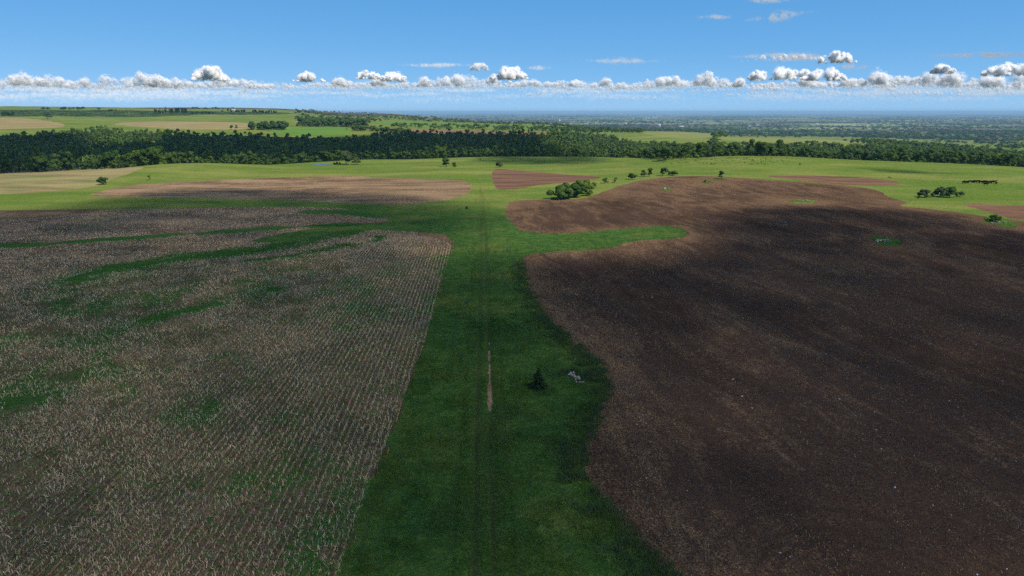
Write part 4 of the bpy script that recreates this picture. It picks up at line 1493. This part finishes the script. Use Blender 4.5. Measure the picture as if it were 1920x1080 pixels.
M_HIDE = m_plain_col('black_hide', (0.012, 0.011, 0.011))
COWS = [cow_mesh('cow', True), cow_mesh('cow', False)]
gc = np.random.default_rng(12)
cowpx = [(1807, 343.2), (1811, 342.7), (1815, 342.4), (1819, 341.8), (1825, 341.4), (1829, 342), (1833, 341.3), (1836, 342.2), (1840, 342.3), (1844, 342.6), (1848, 342), (1851, 343.2),
         (1856, 343.4), (1860, 342.6), (1863, 342), (1868, 344.2), (1847.5, 346.6)]
for k, (u, v) in enumerate(cowpx):
    p = at(u, v + 1.2)
    lab = ('black cow standing apart in front of the grazing herd' if k == 16 else
           'black cow of the herd bunched together in the green pasture')
    o = link('cow', COWS[k % 3 != 0], label=lab, cat='cow', group=None if k == 16 else 'black cattle herd in the pasture', loc=(p[0], p[1], p[2] - 0.02))
    o.rotation_euler = (0, 0, gc.choice([0.2, 3.0, 2.6, -0.3, 0.9]) + gc.normal(0, 0.3))
    o.scale = (1.05,) * 3

# ----------------------------------------------------------------------------------------------
# far buildings
# ----------------------------------------------------------------------------------------------
M_WHITE = m_plain_col('white_paint', (0.78, 0.78, 0.76))
M_RED = m_plain_col('red_wall', (0.35, 0.10, 0.07))
M_ROOFG = m_plain_col('grey_roof', (0.42, 0.43, 0.45))
M_ROOFD = m_plain_col('dark_roof', (0.10, 0.09, 0.09))
M_STEEL = m_plain_col('galvanised_steel', (0.6, 0.6, 0.6))


def box(x0, x1, y0, y1, z0, z1):
    v = np.array([(x, y, z) for z in (z0, z1) for y in (y0, y1) for x in (x0, x1)], float)
    q = [(0, 2, 3, 1), (4, 5, 7, 6), (0, 1, 5, 4), (2, 6, 7, 3), (0, 4, 6, 2), (1, 3, 7, 5)]
    f = []
    for a_, b_, c_, d_ in q:
        f += [(a_, b_, c_), (a_, c_, d_)]
    return v, np.array(f)


def barn(u, v, wp, hp, label, wall=None, roof=None, dmin=1500, name='barn', cat='building', group=None):
    p, h, w = bypx(u, v, hp, wp, dmin)
    dpt = w * 0.6
    o = link(name, None, label=label, cat=cat, group=group, loc=(p[0], p[1], p[2] - 0.1))
    o.rotation_euler = (0, 0, -math.atan2(p[0], p[1]) + 0.15)
    hw = h * 0.62
    wv, wf = box(-w / 2, w / 2, -dpt / 2, dpt / 2, -1, hw)
    gv = np.array([(-w / 2, -dpt / 2, hw), (-w / 2, dpt / 2, hw), (-w / 2, 0, h * 0.97), (w / 2, -dpt / 2, hw), (w / 2, dpt / 2, hw), (w / 2, 0, h * 0.97)])
    gf = np.array([(0, 2, 1), (3, 4, 5)])
    vv, ff = joinvf([(wv, wf), (gv, gf)])
    link('wall', mesh_from('wall', vv, ff, wall or M_WHITE), o)
    e, t_ = 0.06 * w, 0.03 * h
    rv = np.array([(-w / 2 - e, -dpt / 2 - e, hw - .06 * h), (w / 2 + e, -dpt / 2 - e, hw - .06 * h), (w / 2 + e, 0, h), (-w / 2 - e, 0, h), (-w / 2 - e, dpt / 2 + e, hw - .06 * h), (w / 2 + e, dpt / 2 + e, hw - .06 * h)])
    rv = np.vstack([rv, rv + np.array([0, 0, t_])])
    rf = []
    for a_, b_, c_, d_ in [(0, 1, 2, 3), (3, 2, 5, 4)]:
        rf += [(a_, c_, b_), (a_, d_, c_), (a_ + 6, b_ + 6, c_ + 6), (a_ + 6, c_ + 6, d_ + 6)]
    for a_, b_ in ((0, 1), (1, 2), (2, 5), (5, 4), (4, 3), (3, 0)):
        rf += [(a_, b_, b_ + 6), (a_, b_ + 6, a_ + 6)]
    link('roof', mesh_from('roof', rv, np.array(rf), roof or M_ROOFG), o)
    dv, df = box(-w * 0.14, w * 0.14, -dpt / 2 - 0.05, -dpt / 2 - 0.004, 0, hw * 0.72)
    link('door', mesh_from('door', dv, df, M_ROOFD), o)
    return o


barn(437, 207.5, 8, 3.2, 'white farmhouse on the skyline beside the windbreak', roof=M_ROOFG, dmin=2200, name='farmhouse')
barn(1141, 234.5, 6, 3, 'long white shed among the trees at the foot of the plateau', dmin=2600)
barn(1173, 233.3, 5, 2.6, 'smaller white shed with a grey roof at the edge of the plain', dmin=2600)
barn(1236, 237.6, 5, 4.5, 'pale farmhouse next to the red barn on the plain edge', dmin=2000, name='farmhouse')
barn(1243, 237.2, 6, 4, 'red barn next to the pale farmhouse', M_RED, M_ROOFD, dmin=2000)
barn(1277, 239.5, 8, 3.5, 'wide pale farm building behind the dark tree belt', dmin=2000)
barn(1410, 264.3, 4, 2.4, 'tiny white shed in the long pale clearing', dmin=1100)
barn(1405, 238, 5, 2.4, 'white farm building amid trees out on the plain', dmin=2600)
barn(1420, 237, 6, 2.6, 'second white farm building amid trees out on the plain', dmin=2600)
barn(1531, 233.5, 5, 2.6, 'lone white building far out on the plain', dmin=3000)
barn(1781, 226.8, 5, 2.2, 'lone white house beside a far field on the plain', dmin=3000)
for k, (u, v) in enumerate([(1210, 222.6), (1216, 222.2), (1223, 222.5), (1229, 222.4), (1224, 219.6), (1231, 219.4), (1238, 226.5), (1186, 222.8), (1238, 219)]):
    barn(u, v, 4.2, 1.7, 'tiny white building of the small town far out on the plain', dmin=5000, name='town_building', group='buildings of the far town')


def tower(u, v, hp, wp, label, dmin, red):
    p, h, w = bypx(u, v, hp, wp, dmin)
    o = link('water_tower', None, label=label, cat='water tower', loc=(p[0], p[1], p[2] - 0.1))
    link('column', mesh_from('column', *tube([(0, 0, -1), (0, 0, h * 0.6)], [w * 0.3, w * 0.22], 10), M_RED if red else M_WHITE, smooth=True), o)
    link('tank', mesh_from('tank', *tube([(0, 0, h * 0.55), (0, 0, h * 0.64), (0, 0, h * 0.8), (0, 0, h * 0.92), (0, 0, h)], [w * 0.22, w * 0.46, w * 0.5, w * 0.4, w * 0.08], 12), M_WHITE, smooth=True), o)


tower(1049, 233, 8.5, 3, 'white tower with a red base at the plateau end', 2000, True)
tower(1035, 222, 5, 2, 'pale thin tower out on the hazy plain', 5000, False)
tower(1626, 240, 5.5, 2, 'white tower between tree lines on the plain', 2600, False)

# ----------------------------------------------------------------------------------------------
# clouds: cumulus of many small fragments, in view near the horizon and overhead
# ----------------------------------------------------------------------------------------------
tc = NT('cloud')
M_CLOUD = tc.diffuse((0.93, 0.93, 0.93), None, 0.0, 0.3)


def m_veil(name, alpha):
    t = NT(name)
    a_ = t.n('BsdfDiffuse', 0, None, Color=(0.90, 0.91, 0.93, 1))
    a2_ = t.n('BsdfTranslucent', 0, None, Color=(0.90, 0.91, 0.93, 1))
    a_ = t.n('MixShader', 0, None, i0=0.5, i1=a_, i2=a2_)
    b_ = t.n('BsdfTransparent')
    t.t.links.new(t.n('MixShader', 0, None, i0=alpha, i1=b_, i2=a_), t.out.inputs['Surface'])
    return t.m


M_VEIL, M_FLUFF = m_veil('cloud_veil', 0.06), m_veil('cloud_fluff', 0.20)
M_WISP = m_veil('cloud_wisp', 0.07)


def puffs_mesh(cent, rad, frag, cover, base, g_, soft=0.17, core=True):
    """puff cores, and translucent fluff on their shells -> (core V, F, N), (fluff V, F, N)"""
    Vs, Fs, Ns, off = [], [], [], 0
    Va, Na = [], []
    v0, f0 = ICO2
    ease = SUN_DIR * 0.55 + np.array([0, -0.1, 0.0])
    for c_, r in zip(cent, rad):
        if core:
            w_ = 1 + 0.35 * (vnoise(v0[:, 0] * 2 + c_[0] / r, v0[:, 1] * 2 + v0[:, 2] * 3 + c_[1] / r, 3) - 0.5)
            q = c_ + v0 * (r * 0.80 * w_)[:, None]
            q[:, 2] = np.maximum(q[:, 2], base + 0.05 * r)
            Vs.append(q); Fs.append(f0 + off); Ns.append(v0 + ease); off += len(q)
        fr = min(frag * 2.5, r * 0.6)
        n = int(cover * 4 * math.pi * r * r / (fr * fr * 1.3) * 3.6) + 3
        u_ = unit(n, g_)
        rr_ = r * (0.95 + soft * g_.normal(0, 1, n))
        q = c_ + u_ * rr_[:, None]
        m_ = q[:, 2] > base + g_.normal(0, 0.8 * fr if core else 2.2 * fr, n)
        q, u_ = q[m_], u_[m_]
        v, f, nr = leaf_tris(q, u_, np.full(len(q), fr), g_, 0.3)
        Va.append(v); Na.append(nr + ease)
    Nf = np.vstack(Na)
    fl = (np.vstack(Va), Nf / np.linalg.norm(Nf, axis=1)[:, None])
    if not core:
        return None, fl
    N_ = np.vstack(Ns)
    return (np.vstack(Vs), np.vstack(Fs), N_ / np.linalg.norm(N_, axis=1)[:, None]), fl


def tri_index(n):
    return np.arange(n).reshape(-1, 3)


def cumulus_puffs(C, R, U, w, h, g_, n1=9, n2=26, skew=0.0):
    """centres and radii of a flat-based heap w wide, h tall around base point C; R right, U up"""
    cent, rad = [], []
    dirn = np.cross(U, R)
    for k in range(n1):
        x = g_.uniform(-0.42, 0.42)
        top = h * (1 - (abs(x + skew * 0.25) / 0.55) ** 2) * g_.uniform(0.55, 0.95)
        r = max(h * 0.16, min(h * 0.42, top * 0.5)) * g_.uniform(0.8, 1.1)
        cent.append(C + R * x * w + U * max(top - r, r * 0.25) + dirn * g_.normal(0, 0.12) * w)
        rad.append(r)
    for k in range(n2):
        j_ = g_.integers(0, n1)
        d_ = unit(1, g_)[0]
        d_[2] = abs(d_[2]) * 0.9
        r = rad[j_] * g_.uniform(0.25, 0.55)
        cent.append(cent[j_] + d_ * rad[j_] * 0.95)
        rad.append(r)
    for k in range(n1):
        x = g_.uniform(-0.5, 0.5)
        r = h * g_.uniform(0.08, 0.16)
        cent.append(C + R * x * w + U * r * 0.5 + dirn * g_.normal(0, 0.1) * w)
        rad.append(r)
    return cent, rad


def cloud(u, v, wp, hp, L, label, seed, cover=1.0, fragpx=1.2, n1=12, n2=34, skew=0.0, flat=False):
    g_ = np.random.default_rng(seed)
    d_ = pxray(u, v)
    C = d_ * L + np.array([0, 0, CAMH])
    s = L / FPX
    Rr = np.array([d_[1], -d_[0], 0.0])
    cent, rad = cumulus_puffs(C, Rr, np.array([0, 0, 1.0]), wp * s, hp * s, g_, n1, n2, skew)
    co, fl = puffs_mesh(cent, rad, fragpx * s, cover, C[2], g_, core=cover > 0.65)
    o = link('cloud', None, label=label, cat='cloud', loc=tuple(C))
    if co is not None:
        link('core', mesh_from('core', co[0] - C, co[1], M_CLOUD, normals=co[2]), o)
    link('fluff', mesh_from('fluff', fl[0] - C, tri_index(len(fl[0])), M_FLUFF, normals=fl[1]), o)
    return o


def wisp(u, v, wp, hp, n, L, label, seed, tilt=0.0):
    """a thin streak of high cloud"""
    g_ = np.random.default_rng(seed)
    a_, b_ = g_.normal(0, 0.24, n), g_.normal(0, 0.25, n)
    nz = fbm(a_ * 9, b_ * 3, seed, 3)
    k = nz > 0.42
    uu_, vv_ = u + a_[k] * wp, v + b_[k] * hp * (1 - np.minimum(1, abs(a_[k]) * 1.4)) - a_[k] * tilt
    LL = L + g_.uniform(0, 800, len(uu_))
    P_ = pxray(uu_, vv_) * LL[:, None] + np.array([0, 0, CAMH])
    nn_ = -pxray(uu_, vv_) + np.array([0, 0, 0.4])
    nn_ /= np.linalg.norm(nn_, axis=1)[:, None]
    Vv, F, Nn = leaf_tris(P_, nn_, 3.2 * L / FPX, g_, 0.3)
    C = P_.mean(0)
    return link('wispy_cloud', mesh_from('wispy_cloud', Vv - C, F, M_WISP, normals=Nn), kind='stuff', label=label, loc=tuple(C))


cloud(395, 151, 60, 25, 24000, 'bright white cumulus standing above the left part of the cloud bank', 1, skew=0.1)
cloud(957, 149, 62, 25, 24000, 'brightest white cumulus above the middle of the cloud bank', 2)
cloud(899, 132, 36, 15, 22000, 'small pale cumulus just above and beside the brightest middle cloud', 3, 0.55)
cloud(1472, 113, 150, 11, 20000, 'long flat lens shaped white cloud high above the right plain', 4, 0.6, n1=16, n2=34)
cloud(1569, 118, 62, 18, 20000, 'small bright cumulus beside the long lens shaped cloud', 5, 0.9)
cloud(1466, 150, 120, 27, 26000, 'wide rounded grey topped cumulus below the lens shaped cloud', 6, 0.7, n1=14)
cloud(1546, 151, 66, 22, 26000, 'bright cumulus in the bank beside the wide rounded one', 7, 1.0)
cloud(1766, 138, 36, 16, 24000, 'small white cumulus poking out of the right part of the bank', 8, 0.9)
cloud(1890, 142, 70, 20, 25000, 'white cumulus of the bank at the right picture edge', 9, 0.9)
cloud(580, 153, 56, 17, 27000, 'low white cumulus between the left cloud and the middle clouds', 10, 0.9)
cloud(692, 148, 44, 18, 27000, 'white billow right of the low cumulus in the bank', 11, 0.8)
cloud(738, 153, 50, 18, 28000, 'pair of small billows in the middle of the bank', 12, 0.8)

# the bank itself: rows of small cumulus running to the horizon
gb = np.random.default_rng(99)
Vs, Ns, Fb = [], [], []
def bank_add(u, v, wp, hp, L, cover, frag, n1, n2):
    d_ = pxray(u, v)
    C = d_ * L + np.array([0, 0, CAMH])
    s = L / FPX
    cent, rad = cumulus_puffs(C, np.array([d_[1], -d_[0], 0.0]), np.array([0, 0, 1.0]), wp * s, hp * s, gb, n1, n2)
    _c, fl = puffs_mesh(cent, rad, frag * s, cover, C[2], gb, core=False, soft=0.28)
    Vs.append(fl[0]); Ns.append(fl[1])
TOPS = [(-60, 158, 80, 10), (45, 160, 60, 14), (105, 163, 110, 16), (225, 162, 110, 18), (330, 164, 70, 16), (440, 163, 80, 12), (510, 166, 90, 10), (640, 162, 90, 14), (700, 163, 80, 12),
        (790, 163, 90, 12), (870, 160, 110, 20), (920, 158, 70, 12), (1000, 163, 90, 13), (1070, 162, 80, 11), (1140, 164, 90, 11), (1250, 162, 80, 17), (1330, 161, 90, 18), (1390, 164, 70, 12),
        (1500, 163, 110, 14), (1600, 164, 90, 14), (1660, 159, 80, 18), (1720, 158, 80, 15), (1795, 160, 90, 18), (1850, 163, 90, 16), (1960, 158, 110, 20)]
for (u, v, wp, hp) in TOPS:
    bank_add(u, v, wp * gb.uniform(1.2, 1.7), hp * gb.uniform(0.7, 1.15), 30000 + gb.uniform(0, 4000), gb.uniform(0.4, 0.9), 1.2, 20, 24)
    bank_add(u + gb.normal(0, 20), v - gb.uniform(0, 3), wp * gb.uniform(0.25, 0.5), hp * gb.uniform(1.0, 1.5), 29500, gb.uniform(0.6, 1.0), 1.2, 8, 16)
for k in range(70):
    u = -80 + 2080 * (k + gb.random()) / 70
    bank_add(u, 164 + gb.normal(0, 3), gb.uniform(50, 130), gb.uniform(6, 13), 34000 + gb.uniform(0, 3000), gb.uniform(0.3, 0.6), 1.3, 14, 10)
for k in range(100):
    u = -80 + 2080 * (k + gb.random()) / 100
    bank_add(u, 172 + gb.normal(0, 5), gb.uniform(30, 130), gb.uniform(4, 9), 38000 + gb.uniform(0, 4000), gb.uniform(0.12, 0.40), 1.3, 8, 7)
# thin layered veil between and below the heaps
nv = 90000
u = gb.uniform(-90, 2010, nv)
v = 148 + 46 * gb.random(nv)
den = fbm(u / 80, v / 6.0, 301, 4) * 0.75 + fbm(u / 260, v / 14, 302, 2) * 0.35
prof = sstep(150, 166, v + 6 * (fbm(u / 60, u * 0, 303, 3) - 0.5) * 2) * (1 - 0.9 * sstep(172, 194, v))
m = gb.random(nv) < prof * (0.10 + 1.0 * sstep(0.42, 0.72, den))
u, v = u[m], v[m]
L = 36000 + 300 * (v - 146) + gb.uniform(0, 3000, len(u))
P_ = pxray(u, v) * L[:, None] + np.array([0, 0, CAMH])
nn = -pxray(u, v) * 0.6 + np.array([0, 0, 0.3]) + SUN_DIR * 0.2
nn /= np.linalg.norm(nn, axis=1)[:, None]
v_, f_, n_ = leaf_tris(P_, nn, 3.0 * L / FPX, gb, 0.35)
Vv = np.vstack(Vs)
me = mesh_from('cloud_bank', Vv, tri_index(len(Vv)), M_FLUFF, normals=np.vstack(Ns))
link('cloud_bank', me, kind='stuff', label='long bank of small cumulus along the horizon')
link('cloud_veil', mesh_from('cloud_veil', v_, f_, M_VEIL, normals=n_), kind='stuff', label='pale thin layer of cloud under the cumulus near the horizon')
wisp(1460, 30, 90, 20, 900, 14000, 'thin white wisp high in the blue sky', 61, 12)
wisp(820, 122, 110, 7, 700, 24000, 'grey streak of cloud left of the small middle cumulus', 62)
wisp(1168, 114, 110, 12, 700, 24000, 'faint grey flat cloud streak above the middle of the bank', 63)
wisp(1850, 103, 190, 9, 1200, 22000, 'long thin cloud streak at the right picture edge', 64, 3)
wisp(1475, 106, 150, 15, 2600, 20500, 'soft white sheet of cloud around the lens shaped cloud', 69)
wisp(1440, 1, 70, 10, 500, 14000, 'small pale scrap of cloud at the top of the sky', 65)
wisp(1600, 125, 60, 10, 400, 24000, 'grey scrap of cloud under the small bright cumulus', 66)
wisp(1010, 127, 36, 7, 300, 24000, 'tiny grey scrap of cloud right of the brightest cumulus', 67)
wisp(1340, 32, 60, 9, 300, 14000, 'faint brownish scrap of cloud left of the high wisp', 68)

# overhead cumulus whose shade lies on the near fields, the ravine and the plateau
def overhead(px_poly, alt, seed, label, lift=0.0, frag=2.2, tau=1.36, extra=None, dmin=20.0, soft=20.0, ragged=26.0, byd=False):
    """a cloud of loose fragments, thin at its rim, standing where its shade falls on the photographed ground"""
    g_ = np.random.default_rng(seed)
    q = catmull(px_poly, extra is None, 3)
    if byd:
        aq = azu(q[:, 0])
        W = np.stack([q[:, 1] * np.sin(aq), q[:, 1] * np.cos(aq), np.zeros(len(q))], 1)
    else:
        W = ground_at(q[:, 0], np.maximum(q[:, 1], HORIZON - 12), dmin)
    if extra is not None:
        W = np.vstack([W, np.array([(a_, b_, 0) for a_, b_ in extra])])
    k = (alt - W[:, 2] - lift) / SUN_DIR[2]
    F2 = W[:, :2] + k[:, None] * SUN_DIR[:2]
    lo, hi = F2.min(0) - 60, F2.max(0) + 60
    n = int((hi - lo).prod() * tau / (frag * frag * 1.32 * 0.8))
    st = math.sqrt((hi - lo).prod() / n)
    gx, gy = np.meshgrid(np.arange(lo[0], hi[0], st), np.arange(lo[1], hi[1], st))
    G = np.stack([gx.ravel(), gy.ravel()], 1) + st * g_.uniform(-0.6, 0.6, (gx.size, 2))
    n = len(G)
    sd = sdf(G, F2, 150) + (fbm(G[:, 0] / 60, G[:, 1] / 60, seed, 4) - 0.5) * ragged
    m_ = g_.random(n) < sstep(soft * 0.5, -soft, sd)
    G, sd = G[m_], sd[m_]
    th = 14 + 0.22 * np.clip(-sd, 4, 110) * (0.5 + 0.9 * fbm(G[:, 0] / 80, G[:, 1] / 80, seed + 5, 3))
    z_ = np.where(np.arange(len(G)) % 2 == 0, g_.normal(0, 2, len(G)), th)
    up = np.tile(np.array([0, 0, 1.0]), (len(G), 1))
    Vv_, F_, _n = leaf_tris(np.column_stack([G, z_]), up, np.full(len(G), frag), g_, 1.0)
    C = np.array([G[:, 0].mean(), G[:, 1].mean(), alt])
    Vv_[:, :2] -= C[:2]
    me_ = mesh_from('cloud', Vv_, F_, M_CLOUD)
    NTRI.append((seed, len(F_)))
    return link('cloud', me_, label=label, cat='cloud', loc=tuple(C))


NTRI = []


def added_cloud_cover():
    """unseen clouds added behind the camera, covering blue sky to neutralise the shade"""
    for k, (x, y, sx, sy) in enumerate([(-60, -420, 560, 400), (820, -160, 380, 420), (-900, -80, 400, 360)]):
        g_ = np.random.default_rng(40 + k)
        ang = np.linspace(0, 2 * math.pi, 26)[:-1]
        rr_ = 1 + 0.25 * (vnoise(np.cos(ang) * 2 + 7 * k, np.sin(ang) * 2 + 3, k) - 0.5)
        F2 = np.stack([x + sx * rr_ * np.cos(ang), y + sy * rr_ * np.sin(ang)], 1) + SUN_DIR[:2] / SUN_DIR[2] * ALT
        lo, hi = F2.min(0), F2.max(0)
        n = int((hi - lo).prod() * 2.0 / 75)
        G = lo + (hi - lo) * g_.random((n, 2))
        sd = sdf(G, F2, 150) + (fbm(G[:, 0] / 90, G[:, 1] / 90, k, 3) - 0.5) * 90
        G, sd = G[sd < 0], sd[sd < 0]
        z_ = g_.random(len(G)) * np.clip(-sd, 5, 110) * 0.9
        Vv_, F_, _n = leaf_tris(np.column_stack([G, z_]), np.tile(np.array([0, 0, 1.0]), (len(G), 1)), np.full(len(G), 8.5), g_, 1.0)
        C = np.array([G[:, 0].mean(), G[:, 1].mean(), ALT + 20 * k])
        Vv_[:, :2] -= C[:2]
        link('cloud', mesh_from('cloud', Vv_, F_, M_CLOUD), label='unseen cumulus added behind the viewer to cut the blue sky light', cat='cloud', group='added cumulus behind the viewer', loc=tuple(C))


ALT = 1300.0
overhead([(-420, 412), (0, 401), (150, 384), (270, 366), (400, 355), (600, 357), (755, 365), (850, 378), (900, 388), (925, 400), (905, 424), (870, 440), (862, 456),
          (900, 482), (985, 492), (1100, 486), (1200, 478), (1300, 462), (1335, 425), (1385, 396), (1450, 385), (1600, 389), (1780, 401), (1920, 422), (2300, 480)],
         ALT, 11, 'broad flat based cloud overhead shading the near fields', extra=[(420, 150), (420, 30), (-420, 30), (-520, 100)])
added_cloud_cover()  # clouds added out of view to make the ambient light less blue
overhead([(-300, 620), (0, 640), (200, 690), (330, 660), (560, 680), (760, 665), (960, 700), (1060, 760), (1040, 900), (1000, 1150), (860, 1200), (720, 1180), (600, 1130), (480, 1180), (330, 1170),
          (300, 1010), (190, 980), (150, 1150), (0, 1190), (-300, 1180)], ALT + 60, 12, 'long cloud overhead shading the wooded ravine', tau=2.1, frag=3.2, byd=True)
overhead([(-300, 219), (-300, 206), (0, 206), (250, 207), (480, 210), (560, 213), (480, 216), (400, 215), (250, 219.5), (100, 218.5)], ALT + 400, 13, 'distant cloud shading the far plateau slope', dmin=1400, frag=9)
overhead([(1640, 318), (1690, 317.5), (1760, 323), (1800, 327), (1740, 327.5), (1670, 324)], ALT - 60, 14, 'small cloud scrap shading a streak of the pasture', frag=3, soft=8, ragged=10)
overhead([(930, 300), (960, 291), (1080, 292), (1150, 303), (1080, 309), (980, 308)], ALT - 20, 15, 'small ragged unseen cloud added to darken the grass before the forest', frag=4, soft=16, ragged=30)  # unseen cloud added so that this stretch of grass turns darker

# ----------------------------------------------------------------------------------------------
# air
# ----------------------------------------------------------------------------------------------
hz = bpy.data.materials.new('haze')
hz.use_nodes = True
ht = hz.node_tree
ht.nodes.clear()
ho = ht.nodes.new('ShaderNodeOutputMaterial')
pv = ht.nodes.new('ShaderNodeVolumePrincipled')
pv.inputs['Color'].default_value = (0.42, 0.70, 0.92, 1)
pv.inputs['Density'].default_value = 5.2e-5
pv.inputs['Density Attribute'].default_value = ''
pv.inputs['Anisotropy'].default_value = 0.0
ht.links.new(pv.outputs[0], ho.inputs['Volume'])
zmin, zmax = pts[:, 2].min() - 1.0, max(pts[:, 2].max() + 16, CAMH + 30)
hv, hf = box(-72000, 72000, -72000, 72000, zmin, zmax)
link('haze', mesh_from('haze', hv, hf, hz), kind='stuff', label='thin blue haze over the land')
print('haze z', zmin, zmax, 'tris', sum(len(m.polygons) for m in bpy.data.meshes), 'till', math.degrees(TILL))
